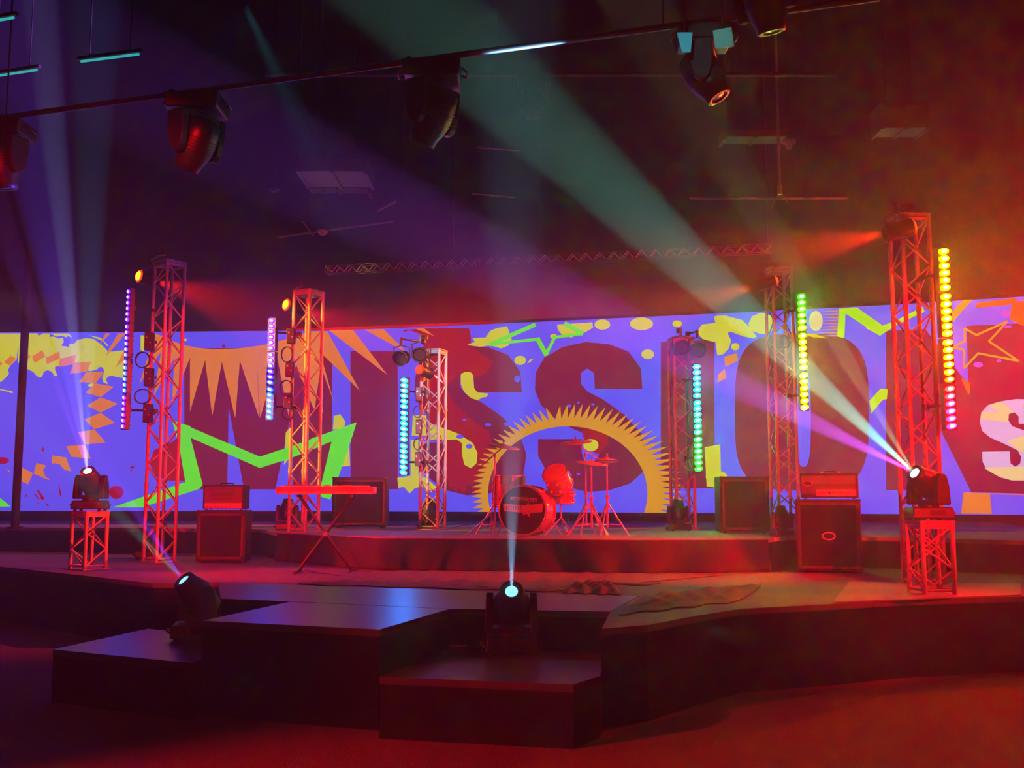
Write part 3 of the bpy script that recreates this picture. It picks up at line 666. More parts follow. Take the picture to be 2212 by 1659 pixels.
# beams
BK = 420
def beams(a, lst, blend=.8):
    for px, py, Y, col, pw, ang in lst: spot('beam', a, V(px, py, Y), col, pw * BK, ang, blend, .012)
beams(a1, [(60, 640, 11.8, (.35, .06, 1), 70, 6), (112, 520, 11.8, (.14, .08, 1), 150, 12), (142, 560, 11.8, (.5, .65, 1), 170, 4.5), (196, 520, 11.8, (.03, .4, 1), 90, 7)], .5)
beams(a4, [(1440, 520, 9.0, (.18, .8, .62), 200, 9.5), (1500, 628, 9.0, (.8, 1, .8), 60, 1.8), (1450, 760, 9.7, (.55, .08, 1), 200, 10), (1700, 560, 9.0, (.6, .6, .3), 60, 7)], .45)
beams(a3, [(1106, 1100, 7.8, (.25, .6, 1), 50, 11)])
beams(a2, [(298, 1110, 7.8, (.15, .05, 1), 26, 4), (262, 1118, 7.8, (.02, .5, .4), 10, 5.5)])

# small moving heads parked on the floor and riser
def small(px, py, Z, label, rz, s=.72, d=(0, -.2, 1)):
    g = G(px, py, Z); return moving_head((g.x, g.y + .1, Z), d, label, s, None, rz, group='unlit moving heads parked on the stage floor')[0]
small(312, 1207, ZS, 'unlit moving head light on the stage left of the far left truss tower', .3, .85, (.1, .2, 1))
small(617, 1146, ZR, 'unlit moving head light under the left end of the keyboard', .1, .84, (0, .2, 1))
small(925, 1143, ZR, 'unlit moving head light at the foot of the cyan-lit truss tower', .0, .84, (.3, .1, 1))
small(1468, 1147, ZR, 'unlit moving head light at the foot of the truss tower right of the drums', .2, .82, (.1, .3, 1))
small(1694, 1160, ZR, 'unlit moving head light at the foot of the orange-lit truss tower', .2, .70, (0, .3, 1))

# ================================================================== AMPLIFIERS
def cab(px, py, Z, w, h, dpt, rz, label, grill=True, badge=False, name='speaker_cabinet'):
    g = G(px, py, Z); t = thing(name, (g.x, g.y + dpt / 2, Z), label, 'speaker cabinet', rz)
    m = MB().box((0, 0, h / 2 + .01), (w, dpt, h - .02))
    for x in (-1, 1):
        for y in (-1, 1): m.cyl((x * w * .4, y * dpt * .35, 0), (x * w * .4, y * dpt * .35, .02), .02, n=10)
    m.build('cabinet_body', M_TOLEX, t, bevel=.012)
    if grill:
        f = MB(); e = .035
        for z in (.05 + e / 2, h - .04 - e / 2): f.box((0, -dpt / 2 - .008, z), (w - .05, .02, e))
        for x in (-1, 1): f.box((x * (w / 2 - .025 - e / 2), -dpt / 2 - .008, h / 2), (e, .02, h - .09))
        f.build('grill_frame', mat('grill_piping', (.035, .03, .03), .5), t, bevel=.004)
        MB().box((0, -dpt / 2 - .004, h / 2), (w - .10, .012, h - .14)).build('grill', M_GRILL, t)
    if badge:
        m = MB(); m.tube([(.075 * math.cos(a), -dpt / 2 - .014, h * .5 + .042 * math.sin(a)) for a in [2 * PI * i / 28 for i in range(28)]], .008, 6, True)
        m.build('oval_badge', mat('badge_metal', (.8, .7, .6), .3, .8), t)
    c = MB()
    for x in (-1, 1):
        for z in (.03, h - .012): c.box((x * (w / 2 - .018), -dpt / 2 + .018, z), (.042, .042, .03))
    c.build('corner_protectors', M_GLOSSBLK, t, bevel=.006)
    return t
def amp(px, py, Z, w, h, dpt, rz, label, kind):
    t0 = G(px, py, Z) if not isinstance(px, Vector) else px
    t = thing('amplifier_head', t0, label, 'amplifier', rz)
    m = MB().box((0, 0, h / 2 + .008), (w, dpt, h - .012))
    for x in (-1, 1):
        for y in (-1, 1): m.cyl((x * w * .42, y * dpt * .38, 0), (x * w * .42, y * dpt * .38, .012), .018, n=10)
    m.build('case', M_TOLEX, t, bevel=.012)
    m = MB().tube([(-.10, 0, h), (-.08, 0, h + .025), (.08, 0, h + .025), (.10, 0, h)], .009, 8); m.build('top_handle', M_BLK, t)
    y = -dpt / 2
    pale = mat('silver_faceplate', (.3, .28, .27), .4, .3); dim = mat('dim_faceplate', (.08, .07, .07), .5)
    if kind == 'rack':
        MB().box((0, y - .004, h * .5), (w * .9, .012, h * .86)).build('faceplate', dim, t)
        for k, (z, hh) in enumerate(((.82, .10), (.62, .14), (.44, .1))): MB().box((-.02, y - .012, h * z), (w * (.62 - .07 * k), .006, h * hh)).build('display_strip', mat('dark_strip', (.04, .035, .035), .5), t)
        MB().box((0, y - .012, h * .17), (w * .88, .006, h * .22)).build('lower_panel', pale, t)
        m = MB()
        for k in range(7): m.cyl((-w * .38 + k * w * .09, y - .012, h * .12), (-w * .38 + k * w * .09, y - .03, h * .12), .009, n=10)
        m.build('knobs', M_GLOSSBLK, t)
    else:
        MB().box((-.01, y - .006, h * .73), (w * .93, .012, h * .34)).build('upper_panel', mat('rose_panel', (.14, .12, .11), .5), t)
        MB().box((-.01, y - .004, h * .36), (w * .93, .008, h * .34)).build('lower_grill', dim, t)
        MB().box((w * .115, y - .014, h * .24), (w * .68, .012, h * .26)).build('control_panel', pale, t)
        m = MB(); m.tube([(-w * .37 + .055 * math.cos(a), y - .016, h * .60 + .03 * math.sin(a)) for a in [2 * PI * i / 24 for i in range(24)]], .006, 6, True)
        m.build('oval_badge', M_CHROME, t)
        m = MB().disc((-w * .37, y - .014, h * .60), (0, -1, 0), .05, .026, up=(0, 0, 1)); m.build('badge_centre', M_GLOSSBLK, t)
        m = MB(); rr = random.Random(4)
        m.cyl((w * .0, y - .021, h * .235), (w * .0, y - .0225, h * .235), .018, n=12)
        for k in range(9): m.box((w * .06 + k * .022, y - .021, h * (.235 + .012 * (k % 3 == 0))), (.014, .003, .020 + .012 * (k % 4 == 0)))
        m.build('maker_lettering', M_BLK, t)
        m = MB()
        for k in range(4): m.cyl((-w * .19 + k * .028, y - .02, h * .24), (-w * .19 + k * .028, y - .035, h * .24), .008, n=10)
        m.build('knobs', M_GLOSSBLK, t)
        for x in (-.08, .12): MB().cyl((x, -.06, h), (x, -.06, h + .02), .018, n=12).build('top_stud', M_CHROME, t)
    return t
cab(475, 1216, ZS, .68, .72, .36, 0, 'black speaker cabinet at left with a rack amplifier on top', True)
gl = G(475, 1216, ZS); amp(Vector((gl.x + .01, gl.y + .2, ZS + .725)), 0, 0, .58, .345, .30, 0, 'small amplifier with red-lit face on the left speaker cabinet', 'rack')
cab(1802, 1238, ZS, .76, .885, .36, math.radians(-16), 'tall black speaker cabinet with an oval badge, under the right amplifier head', True, True)
gr = G(1802, 1238, ZS); amp(Vector((gr.x + .03, gr.y + .19, ZS + .888)), 0, 0, .68, .315, .28, math.radians(-16), 'amplifier head with orange-red control panel on the right speaker cabinet', 'head')
cab(775, 1141, ZR, .88, .82, .40, 0, 'plain black speaker cabinet on the riser right of the keyboard', True)
cab(1611, 1152, ZR, .70, .80, .40, 0, 'plain dark speaker cabinet between the two right-hand truss towers', True)

# ================================================================== KEYBOARD
kg = G(712, 1240, ZS); ky = kg.y + .1
kt = thing('keyboard', (V(706, 1050, ky).x, ky, V(706, 1068, ky).z), 'long electric keyboard glowing red on a cross-legged stand', 'keyboard')
MB().box((0, 0, .05), (1.17, .30, .085)).build('keyboard_body', mat('red_keyboard_body', (.55, .06, .06), .35), kt, bevel=.01)
MB().box((0, -.152, .02), (1.15, .006, .03)).build('front_lip', mat('pale_strip', (.7, .45, .4), .4), kt)
MB().box((0, -.05, .096), (1.04, .15, .008)).build('white_keys', mat('ivory_keys', (.75, .72, .68), .3), kt)
m = MB()
for i in range(36):
    if i % 7 not in (2, 6): m.box((-.505 + i * .0285, -.015, .104), (.014, .085, .012))
m.build('black_keys', M_GLOSSBLK, kt)
m = MB().box((-.28, .10, .100), (.16, .05, .014)).box((.22, .10, .105), (.10, .05, .02)); m.build('control_buttons', M_GLOSSBLK, kt)
sk = thing('keyboard_stand', (kt.location.x, ky, ZS), 'black cross-legged stand under the keyboard', 'keyboard stand'); hz = kt.location.z - ZS
for s_, yy in ((1, -.03), (-1, .03)):
    m = MB().cyl((-.33 * s_, yy, hz - .01), (.33 * s_, yy, .03), .018, n=10); m.cyl((-.33 * s_, -.16, hz - .018), (-.33 * s_, .16, hz - .018), .016, n=10)
    m.cyl((.33 * s_, -.2, .02), (.33 * s_, .2, .02), .018, n=10); m.build('leg', M_BLK, sk)
MB().cyl((0, -.06, hz / 2), (0, .06, hz / 2), .03, n=14).build('pivot_bolt', M_STEEL, sk)

# ================================================================== DRUM KIT
def drum(loc, R, L, axis, label, name, heads=(None, None), legs=None, lugs=8, emblem=False):
    t = thing(name, loc, label, 'drum'); a = Vector(axis).normalized(); M4 = a.to_track_quat('Z', 'Y').to_matrix().to_4x4()
    MB().lathe([(R * .99, -L / 2), (R, -L / 2 + .01), (R, L / 2 - .01), (R * .99, L / 2)], 40, M4).build('shell', M_SHELL, t)
    for s_, hm in zip((-1, 1), heads):
        z = s_ * L / 2
        MB().lathe([(R * 1.0, z - s_ * .02), (R * 1.045, z - s_ * .02), (R * 1.05, z + s_ * .012), (R * .97, z + s_ * .012), (R * .96, z)], 40, M4).build('hoop', M_CHROME if not emblem else M_SHELL, t)
        h = MB().lathe([(.001, z), (R * .965, z)], 40, M4).build('drum_head', hm or M_HEADSKIN, t)
        if emblem and s_ == 1: eh = h
    for k in range(lugs):
        an = 2 * PI * (k + .5) / lugs
        for s_ in (-1, 1):
            m = MB(); p = Vector((R * 1.02 * math.cos(an), R * 1.02 * math.sin(an), s_ * L * .27)); m.box((M4 @ p), (.03, .03, .03))
            q = Vector((R * 1.05 * math.cos(an), R * 1.05 * math.sin(an), s_ * (L / 2 + .01))); q2 = Vector((R * 1.05 * math.cos(an), R * 1.05 * math.sin(an), s_ * L * .24)); m.cyl(M4 @ q, M4 @ q2, .007, n=8)
            m.build('lug', M_CHROME, t)
    if legs:
        for pts in legs: MB().tube(pts, .009, 8).build('leg', M_CHROME, t)
    if emblem:
        def flat(pts, y): return [M4 @ Vector((x, y_, y)) for x, y_ in pts]
        # M4's local x runs across, local y up the head (checked in the render)
        ux = (M4.to_3x3() @ Vector((1, 0, 0))); uy = (M4.to_3x3() @ Vector((0, 1, 0)))
        cx = Vector((0, 0, 1)).cross(a).normalized(); cyv = a.cross(cx).normalized(); ctr = a * (L / 2 + .004)
        def pl(name, m_, pts, dz=0): MB().add([ctr + a * dz + cx * (x * R) + cyv * (y * R) for x, y in pts], [tuple(range(len(pts)))]).build(name, m_, eh)
        e1 = mat('emblem_red', (.55, .16, .16), .5); e2 = mat('emblem_pale', (.5, .22, .22), .5)
        pl('emblem_band', e1, [(-.86, .28), (.1, .20), (.9, .30), (.84, -.06), (.25, -.12), (-.80, -.02)])
        pl('emblem_title', e2, [(-.52, .56), (.62, .50), (.60, .36), (-.54, .44)])
        pl('emblem_star', e1, [(.2 + (.30 if i % 2 == 0 else .13) * math.sin(2 * PI * i / 10 + .2), .02 + (.36 if i % 2 == 0 else .15) * math.cos(2 * PI * i / 10 + .2)) for i in range(10)], .001)
        dk = mat('emblem_ink', (.06, .01, .015), .5)
        m = MB(); rr = random.Random(2)
        for k in range(9):
            x = -.44 + k * .115; h_ = rr.uniform(.03, .05); b_ = [(x, .45 - h_), (x + .06, .45 - h_), (x + .06, .45 + h_), (x, .45 + h_)]
            m.add([ctr + a * .002 + cx * (p[0] * R) + cyv * ((p[1] + .02 - k * .006) * R) for p in b_], [(0, 1, 2, 3)])
        for k in range(7):
            x = -.72 + k * .10; b_ = [(x, .02), (x + .03, .02), (x + .05, .18), (x + .02, .18)]
            m.add([ctr + a * .002 + cx * (p[0] * R) + cyv * (p[1] * R) for p in b_], [(0, 1, 2, 3)])
        m.build('emblem_lettering', dk, eh)
    return t
kY = 13.05
kc = V(1129, 1103, kY)
KR = (V(1129, 1048, kY).z - V(1129, 1160, kY).z) / 2 * .95
kax = Vector((-.34, -1, .02)).normalized()
kc = Vector((kc.x, kc.y, ZR + KR * 1.05 + .018)) - kax * .21
drum(kc, KR, .42, kax, 'bass drum with dark front head and red band and star emblem', 'bass_drum', (M_HEADSKIN, mat('dark_drum_head', (.05, .01, .02), .35)), lugs=10, emblem=True,
     legs=[[Vector((.30, .02, -.10)), Vector((.44, -.10, -KR * 1.05))], [Vector((-.30, .0, -.10)), Vector((-.40, -.14, -KR * 1.05))]])
g = V(1100, 1060, 13.55)
tl = [[(x * .215, y * .215, .16), (x * .225, y * .225, -.25), (x * .25, y * .25, -(g.z - ZR) + .01)] for x, y in ((-1, 0), (.5, .87), (.5, -.87))]
drum(g, .205, .40, (.02, -.03, 1), 'floor tom drum left of and behind the bass drum', 'floor_tom', legs=tl)
g = V(1205, 1036, 13.35)
drum(g, .165, .25, (-.30, -.55, .60), 'tilted rack tom with a bright orange-yellow highlight, above the bass drum', 'rack_tom', (M_HEADSKIN, mat('drum_head_highlight', (.6, .25, .12), .2)))  # front head coloured orange to carry the highlight
g = V(1212, 1072, 13.6)
drum(g, .17, .15, (.05, -.12, 1), 'snare drum under the tilted tom on its stand', 'snare_drum',
     legs=[[(0, 0, -.07), (0, 0, -.28), (x * .22, y * .22, -(g.z - ZR) + .01)] for x, y in ((-1, -.2), (.7, -.6), (.3, .8))])
def stand(px, pyb, Y, ztop, label, name, cats, spread=.28, boom=None, cym=None, hh=False, th=0):
    b = G(px, pyb, ZR); b = V(px, 1100, Y); b.z = ZR
    t = thing(name, b, label, cats); zt = ztop - ZR
    m = MB().cyl((0, 0, .12), (0, 0, zt * .55), .016, n=10).cyl((0, 0, zt * .5), (0, 0, zt), .011, n=10); m.build('pole', M_CHROME, t)
    for k in range(3):
        a = th + 2 * PI * k / 3; e = Vector((spread * math.cos(a), spread * math.sin(a), .012))
        MB().tube([(0.016 * math.cos(a), .016 * math.sin(a), .42), e * .55 + Vector((0, 0, .20)), e], .010, 8).tube([(0, 0, .16), e * .6 + Vector((0, 0, .14))], .007, 6).build('leg', M_CHROME, t)
    m = MB().cyl((0, 0, zt * .52 - .02), (0, 0, zt * .52 + .02), .024, n=12).cyl((0, 0, zt - .02), (0, 0, zt + .02), .022, n=12).cyl((-.03, 0, zt * .52), (.03, 0, zt * .52), .008, n=8); m.build('clamp', M_CHROME, t)
    p = Vector((0, 0, zt))
    if boom: 
        d = Vector(boom[1]) - Vector(boom[0]); MB().cyl(Vector(boom[0]) + p, Vector(boom[1]) + p, .008, n=8).build('boom_arm', M_CHROME, t); p = p + Vector(boom[1])
    if cym:
        R, nrm, off = cym; n_ = Vector(nrm).normalized(); M4 = Matrix.Translation(p + n_ * off) @ n_.to_track_quat('Z', 'Y').to_matrix().to_4x4()
        def plate(sg): return [(.004, .028 * sg), (R * .14, .024 * sg), (R * .2, .008 * sg), (R * .6, 0), (R, -.012 * sg)]
        o = MB().lathe(plate(1), 40, M4).build('cymbal', M_CYMBAL, t); o.modifiers.new('thick', 'SOLIDIFY').thickness = .002
        if hh:
            M5 = Matrix.Translation(Vector((0, 0, -.045))) @ M4; o = MB().lathe(plate(-1), 40, M5).build('cymbal', M_CYMBAL, t); o.modifiers.new('thick', 'SOLIDIFY').thickness = .002
        MB().cyl(p, M4 @ Vector((0, 0, .07)), .006, n=8).cyl(M4 @ Vector((0, 0, .045)), M4 @ Vector((0, 0, .065)), .014, n=10).build('wing_nut', M_CHROME, t)
    return t
Yc = 13.45
def dz(px, py, px0, Y=Yc): return V(px, py, Y)
z1 = V(1069, 985, Yc).z
stand(1069, 1158, Yc, z1, 'cymbal on a boom stand at the left of the drum kit', 'cymbal_stand', 'cymbal stand', .30, ((V(1027, 1018, Yc).x - V(1069, 985, Yc).x, 0, V(1027, 1018, Yc).z - z1), (V(1086, 966, Yc).x - V(1069, 985, Yc).x, 0, V(1086, 966, Yc).z - z1)), (.23, (.16, -.16, 1), .02), th=.5)
Yc2 = 13.7; z2 = V(1266, 981, Yc2).z
q0 = V(1266, 981, Yc2)
stand(1266, 1155, Yc2, z2, 'cymbal on a boom stand with bright joints, right of the tilted tom', 'cymbal_stand', 'cymbal stand', .30, ((V(1298, 994, Yc2).x - q0.x, 0, V(1298, 994, Yc2).z - z2), (V(1245, 957, Yc2).x - q0.x, 0, V(1245, 957, Yc2).z - z2)), (.22, (-.08, -.18, 1), .02), th=.2)
stand(1278, 1155, 13.3, V(1278, 1002, 13.3).z, 'lower ride cymbal on a straight stand at the right of the drum kit', 'cymbal_stand', 'cymbal stand', .32, None, (.21, (.10, -.14, 1), .02), th=1.1)
stand(1312, 1150, 13.5, V(1312, 996, 13.5).z, 'pair of hi-hat cymbals on the rightmost drum kit stand', 'hi_hat_stand', 'hi-hat', .28, None, (.15, (.05, -.05, 1), .03), True, th=.1)
# side drum leg brace seen left of the kit
o = MB().tube([(-.02, 0, .30), (-.33, -.05, .02)], .011, 8).cyl((-.05, -.005, .28), (-.01, .002, .31), .02, n=10).cyl((-.02, 0, .30), (.02, .02, .012), .010, n=8).build('stand_brace', M_CHROME, None, loc=(V(1064, 1119, 13.3).x, 13.3, ZR))
tag(o, 'loose folded stand legs leaning left of the bass drum', 'stand')
# drummer's pedal by the bass drum
g = G(1222, 1150, ZR)
t = thing('drum_pedal', g, 'chrome foot pedal at the right foot of the bass drum', 'drum pedal')
MB().box((0, 0, .01), (.09, .26, .02)).build('base', M_CHROME, t, bevel=.004); MB().box((0, .02, .05), (.075, .22, .012), Matrix.Rotation(.25, 3, 'X')).build('footboard', M_CHROME, t, bevel=.003)
MB().tube([(-.045, .11, .01), (-.045, .11, .19), (.045, .11, .19), (.045, .11, .01)], .007, 8).build('frame', M_CHROME, t)

# ================================================================== UPRIGHT, CABLES, SMALL THINGS ON STAGE
a = V(33, 1120, 16.4)
tag(MB().cyl((0, 0, 0), (0, 0, ZC - ZR), .062, n=20).cyl((0, 0, 0), (0, 0, .03), .12, n=20).build('support_pole', M_WALL, None, loc=(a.x, a.y, ZR)), 'black floor-to-ceiling pole in front of the left end of the screen', 'pole')
def cable(pts, r, label, name='floor_cable'):
    P = [Vector(p) for p in pts]; Q = []
    for i in range(len(P) - 1):
        a, b = P[max(i - 1, 0)], P[i]; c, d = P[i + 1], P[min(i + 2, len(P) - 1)]
        for k in range(6):
            t = k / 6; Q.append(.5 * ((2 * b) + (-a + c) * t + (2 * a - 5 * b + 4 * c - d) * t * t + (-a + 3 * b - 3 * c + d) * t ** 3))
    Q.append(P[-1]); o = MB().tube([q - P[0] for q in Q], r, 6).build(name, M_CABLE, None, loc=P[0]); return tag(o, label, 'cable')
def gz(*pp): return [G(x, y, ZS) + Vector((0, 0, .02)) for x, y in pp]
cable(gz((880, 1268), (930, 1262), (1010, 1267), (1050, 1274)), .012, 'black cable on the stage left of the centre moving head')
cable(gz((1165, 1275), (1220, 1268), (1290, 1262), (1380, 1268), (1425, 1262)), .012, 'black cable snaking over the stage right of the centre moving head')
cable(gz((660, 1235), (720, 1246), (790, 1248), (840, 1262)), .01, 'thin cable on the stage floor below the keyboard stand')
for (x, y, an, w, l) in ((990, 1399, .25, .14, 'thin pale strip imitating a glint left of the centre moving head'), (1216, 1391, -1.1, .13, 'white strip imitating a glint right of the centre moving head')):
    g = G(x, y, ZL)
    o = MB().box((0, 0, .012), (w, .022, .02), Matrix.Rotation(an, 3, 'Z') @ Matrix.Rotation(0, 3, 'X')).build('glint_strip', mat('glint_white', (.8, .9, .9), .3), None, loc=g, bevel=.003); tag(o, l, 'glint strip')  # white colour stands in for glints on a shiny cable
g = G(1080, 1260, ZS)
tag(MB().lathe([(.001, .0), (.035, 0), (.033, .05), (.02, .06), (.001, .06)], 16).build('red_light_standin', M_CHROME, None, loc=G(813, 1190, ZS) + Vector((0, -.5, 0))), 'tiny chrome cup standing in for a small red light in front of the riser drape', 'cup')  # chrome cup stands in for a small red light

# ================================================================== OVERHEAD RIG
def pipe(a, b, r, name, label, m=None, hang=True, cat='rig pipe'):
    a, b = Vector(a), Vector(b); t = thing(name, a, label, cat)
    MB().cyl((0, 0, 0), b - a, r, n=14).build('tube', m or M_STEEL, t)
    if hang:
        n = max(2, int((b - a).length / 3) + 1)
        for i in range(n):
            p = (b - a) * ((i + .5) / n); MB().cyl(p + Vector((0, 0, r)), Vector((p.x, p.y, ZC - .003 - a.z)), .008, n=8).build('drop_rod', M_STEEL, t)
    return t
ZP = 4.9
pA, pB = G(-260, 290, ZP), G(1900, -5, ZP)
pipe(pA, pB, .024, 'lighting_pipe', 'long black pipe across the rig carrying the hanging moving heads')
def hung(px, py, Y, d, label, s=1.0, body=None):
    p = V(px, py, Y); moving_head(p, d, label, s, None, 0, True, 'hanging_moving_head', body=body)
def on_pipe(px):                                     # point of the pipe under that column
    for i in range(4000):
        q = pA.lerp(pB, i / 4000); 
        r_ = q - Vector((0, 0, EYE)); yc = r_.y * cp + r_.z * sp
        if 1106 + F * r_.x / yc >= px: return q
M_HB = mat('dark_lamp_casing', (.010, .010, .010), .4, .1)
for px, d, l, s in ((12, (.1, .2, -1), 'hanging moving head at the far left edge with a blue rim of light', 1.05), (428, (-.5, .3, -1), 'hanging moving head in the upper left, dim red side', 1.1),
                    (935, (-.45, .3, -1), 'hanging moving head over the centre left, dim red side', 1.1), (1520, (.45, -.15, -.85), 'hanging moving head at upper right beside two teal-lit plates', .95)):
    q = on_pipe(px); moving_head((q.x, q.y, q.z - .05), d, l, s, None, 0, True, 'hanging_moving_head', body=M_HB, group='moving heads hanging from the rig')
q = V(1655, 12, 5.6)
moving_head((q.x, q.y, q.z + .35), (.2, .2, -1), 'hanging moving head cut off by the top edge of the picture', .9, None, 0, True, 'hanging_moving_head', body=M_HB, group='moving heads hanging from the rig')
pipe((q.x - 2.2, q.y, q.z + .40), (q.x + 2.2, q.y, q.z + .40), .024, 'lighting_pipe', 'short rig pipe over the topmost hanging moving head')
q = V(1150, 185, 11.0)
moving_head((q.x, q.y, q.z + .1), (.1, .3, -1), 'faint hanging moving head right of centre under the ceiling', .85, None, 0, True, 'hanging_moving_head', body=M_HB, group='moving heads hanging from the rig')
pipe((q.x - 3.0, q.y, q.z + .13), (q.x + 3.4, q.y, q.z + .13), .024, 'lighting_pipe', 'dim rig pipe over the faint hanging moving head')
# teal plates by the right hanging head
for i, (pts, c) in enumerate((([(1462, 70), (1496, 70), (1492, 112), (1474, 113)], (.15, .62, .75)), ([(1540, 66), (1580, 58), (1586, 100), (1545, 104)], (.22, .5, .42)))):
    P = [V(x, y, 6.38) for x, y in pts]; c0 = sum(P, Vector()) / 4
    Q = [p - c0 for p in P]; m = MB(); m.add(Q + [p + Vector((0, .012, 0)) for p in Q], [(0, 1, 2, 3), (7, 6, 5, 4), (0, 4, 5, 1), (1, 5, 6, 2), (2, 6, 7, 3), (3, 7, 4, 0)])
    t = thing('reflector_plate', c0, ('bright teal plate left of the upper right hanging moving head', 'dull green plate right of the upper right hanging moving head')[i], 'plate')
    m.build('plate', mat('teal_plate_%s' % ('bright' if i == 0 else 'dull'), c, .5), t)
    MB().cyl((0, .03, -.04), (0, .03, ZC - .003 - c0.z), .006, n=6).cyl((0, .03, 0), (0, .005, 0), .01, n=8).build('hanger_rod', M_BLK, t)
spot('added_plate_spot', (-1.0, -2.0, 3.0), V(1522, 88, 6.38), (.3, .95, 1), 1300, 2.6, .2, .03)  # unseen lamp added to bring out the two plates
spot('rig_blue', (-3.2, 9.6, 3.0), on_pipe(12) + Vector((0, 0, -.4)), (.12, .05, 1), 300, 16, .5, .03)
spot('rig_red', (-2.0, 11.0, 2.6), on_pipe(428) + Vector((0, 0, -.5)), (1, .01, .01), 30, 20, .5, .03)
spot('rig_red', (-.9, 11.0, 2.6), on_pipe(935) + Vector((0, 0, -.5)), (1, .02, .01), 60, 20, .5, .03)
spot('rig_orange', (3.6, 9.5, 3.4), on_pipe(1520) + Vector((0, 0, -.5)), (1, .10, .02), 225, 14, .5, .03)

# glowing tubes standing in for cyan highlights on pipes, high left
TB = emis('cyan_pipe_highlight', (.04, .55, .55), .8, False)
for (x0, y0, x1, y1, l) in ((175, 133, 300, 117, 'thin glowing cyan stand-in for a pipe highlight high on the left, the longest'), (-25, 167, 80, 151, 'thin glowing cyan stand-in for a pipe highlight below the others at the left edge'), (-10, 45, 30, 38, 'short dim cyan stand-in for a pipe highlight in the top left corner')):
    a, b = G(x0, y0, 5.6), G(x1, y1, 5.6); t = thing('pipe_highlight', a, l, 'pipe highlight'); MB().cyl((0, 0, 0), b - a, .011, n=10).build('tube', TB, t)
    MB().box((b - a) / 2 + Vector((0, 0, .03)), ((b - a).length + .06, .035, .03), Matrix.Rotation(math.atan2((b - a).y, (b - a).x), 3, 'Z')).build('backing_bar', M_BLK, t)
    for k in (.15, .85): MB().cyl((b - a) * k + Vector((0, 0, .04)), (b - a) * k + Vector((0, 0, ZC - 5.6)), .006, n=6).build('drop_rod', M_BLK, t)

# long lattice girder in front of the screen top
ga, gb = V(702, 590, 16.4), V(1668, 540, 14.9); gb.z = ga.z
t = thing('lattice_girder', ga, 'long thin lattice girder above the screen, sparkling gold at its left end', 'girder')
d = gb - ga; n = 66; hgt = .125; dn = d.normalized(); side_ = Vector((-dn.y, dn.x, 0)) * .12
for s_ in (0, 1):
    for z in (0, hgt): MB().cyl(side_ * s_ + Vector((0, 0, z)), d + side_ * s_ + Vector((0, 0, z)), .009, n=8).build('chord', M_STEEL, t)
for s_ in (0, 1):
    m = MB()
    for i in range(n):
        p, q = d * (i / n), d * ((i + 1) / n); zz = (0, hgt) if i % 2 else (hgt, 0)
        m.cyl(p + side_ * s_ + Vector((0, 0, zz[0])), q + side_ * s_ + Vector((0, 0, zz[1])), .008, n=6)
        if i % 3 == 0: m.cyl(p + side_ * s_, p + side_ * s_ + Vector((0, 0, hgt)), .007, n=6)
    m.build('lattice', M_CHROME, t)
def dropx(px): 
    for i in range(2001):
        q = ga.lerp(gb, i / 2000); r_ = q - Vector((0, 0, EYE)); yc = r_.y * cp + r_.z * sp
        if 1106 + F * r_.x / yc >= px: return q
for px in (867, 977, 1168, 1662): 
    q = dropx(px); MB().cyl(q - ga + Vector((0, .06, hgt)), Vector((q.x - ga.x, q.y - ga.y + .06, ZC - .003 - ga.z)), .013, n=8).build('drop_rod', M_STEEL, t)
spot('girder_amber', (-4.6, 12.0, 2.4), V(760, 580, 16.4), (1, .55, .08), 1200, 10, .6, .03)
spot('girder_red', (3.0, 12.4, 2.6), V(1620, 530, 15.0), RED, 600, 12, .6, .03)

# small red-lit fittings
def rod(x0, y0, x1, y1, Y, r, name, label, m=None, cat='rod'):
    a, b = V(x0, y0, Y), V(x1, y1, Y); t = thing(name, a, label, cat); MB().cyl((0, 0, 0), b - a, r, n=8).build('bar', m or M_ALU, t)
    MB().cyl((b - a) / 2, (b - a) / 2 + Vector((0, 0, ZC - (a.z + b.z) / 2)), .005, n=6).build('drop_wire', M_BLK, t)
rod(815, 455, 855, 435, 14.0, .018, 'rig_arm', 'short bright red arm hanging above the gold end of the girder')
rod(1030, 318, 1122, 325, 13.5, .012, 'rig_arm', 'upper thin red arm right of the centre left hanging head')
rod(1020, 418, 1112, 426, 14.2, .012, 'rig_arm', 'lower thin red arm right of the centre left hanging head')
rod(600, 512, 850, 478, 14.5, .015, 'rig_arm', 'dim slanting pipe above the amber-lit truss tower')
rod(655, 478, 676, 508, 14.4, .016, 'rig_arm', 'short orange strut beside the little red dome lamp')
p = V(697, 498, 14.3); t = thing('dome_lamp', p, 'little red dome lamp under the dim slanting pipe', 'lamp'); MB().lathe([(.075, 0), (.07, -.03), (.045, -.062), (.001, -.075)], 20).build('dome', mat('red_dome', (.7, .3, .25), .4), t)
MB().cyl((0, 0, 0), (0, 0, .02), .085, n=18).build('collar', M_BLK, t); MB().cyl((0, 0, .02), (0, 0, ZC - p.z), .005, n=6).build('cord', M_BLK, t)
p = V(592, 410, 14.0); t = thing('sprinkler_head', p, 'small red-lit ceiling sprinkler left of the orange ceiling duct', 'sprinkler'); MB().lathe([(.001, .02), (.07, .015), (.08, 0), (.03, -.03), (.001, -.035)], 16).build('deflector', M_STEEL, t); MB().cyl((0, 0, .015), (0, 0, ZC - p.z), .012, n=8).build('pipe', M_STEEL, t)
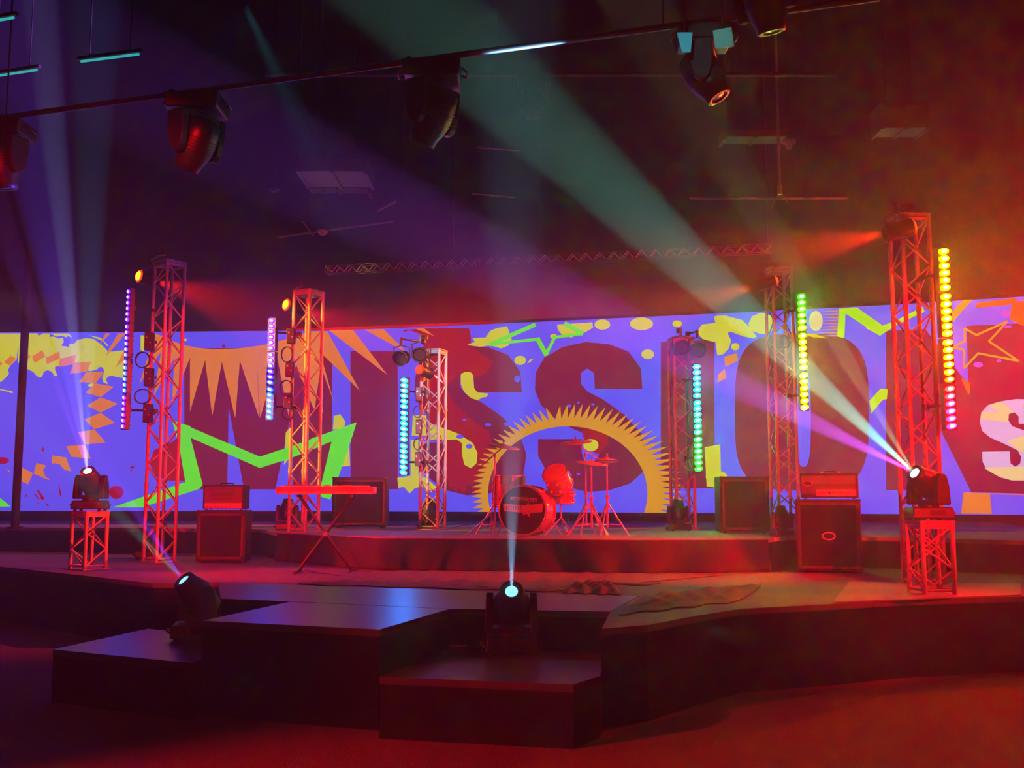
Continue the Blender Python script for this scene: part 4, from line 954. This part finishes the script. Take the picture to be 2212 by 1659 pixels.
# ceiling ducts catching amber light
def duct(x0, y0, x1, y1, Y, hgt, name, label, m, dep=.7):
    a, b = V(x0, y0, Y), V(x1, y1, Y); t = thing(name, a, label, 'duct'); L = (b - a)
    MB().box(L / 2, (L.length, dep, hgt), Matrix.Rotation(0, 3, 'Z')).build('duct_body', m, t, bevel=.01)
    for k in (0, .5, 1): MB().box(L * k, (.04, dep + .04, hgt + .04)).build('flange', m, t)
    for k in (.2, .8): MB().cyl(L * k + Vector((0, 0, hgt / 2)), L * k + Vector((0, 0, ZC - a.z)), .01, n=6).build('drop_rod', M_BLK, t)
M_DUCT = mat('galvanised_duct', (.06, .055, .055), .55, .3, noise=.3, nscale=6)
duct(655, 372, 798, 376, 13.3, .18, 'ventilation_duct', 'ceiling duct catching orange light left of centre', M_DUCT)
duct(668, 402, 800, 418, 15.6, .04, 'ventilation_duct', 'thin lower duct edge below the orange-lit ceiling duct', M_DUCT, .3)
spot('duct_amber', (-4.4, 12.6, 3.2), V(735, 380, 13.3), (1, .25, .05), 225, 16, .7, .03)
duct(1895, 262, 1990, 262, 12.5, .30, 'ceiling_vent', 'dim red boxy vent under the ceiling at upper right', M_DUCT, .35)
duct(1560, 300, 1690, 292, 13.5, .10, 'ceiling_vent', 'dim red flat vent under the ceiling left of the speaker horn', M_DUCT, .3)
# horn and post at the right
p = V(1704, 308, 12.0); t = thing('ceiling_horn', p, 'small mushroom-shaped horn hanging in the red haze at upper right', 'horn'); MB().lathe([(.001, .03), (.08, .025), (.085, 0), (.04, -.03), (.035, -.07), (.001, -.075)], 20).build('cap', M_ALU, t); MB().cyl((0, 0, .02), (0, 0, ZC - p.z), .008, n=6).build('drop_rod', M_BLK, t)
a, b = V(1685, 420, 12.2), V(1685, 358, 12.2)
t = thing('hanging_post', a, 'short red post hanging on a dim cross pipe at upper right', 'post'); MB().cyl((0, 0, .02), (0, 0, ZC - a.z), .017, n=10).build('tube', M_ALU, t); MB().cyl((0, 0, 0), (0, 0, .12), .03, n=12).build('end_fitting', M_ALU, t)
MB().tube([(-.12, 0, -.18), (-.03, 0, -.02), (.06, 0, -.02), (.10, 0, -.12)], .007, 6).build('bracket', M_ALU, t)
a = V(1490, 428, 12.3); b = V(1830, 432, 12.3)
pipe(a, (b.x, b.y, a.z), .016, 'lighting_pipe', 'dim red cross pipe behind the hanging post at upper right', M_ALU)
spot('red_high_wash', (5.6, 9.4, 2.6), (3.4, 12.6, 5.3), (1, .02, .0), 550, 50, .8, .05)
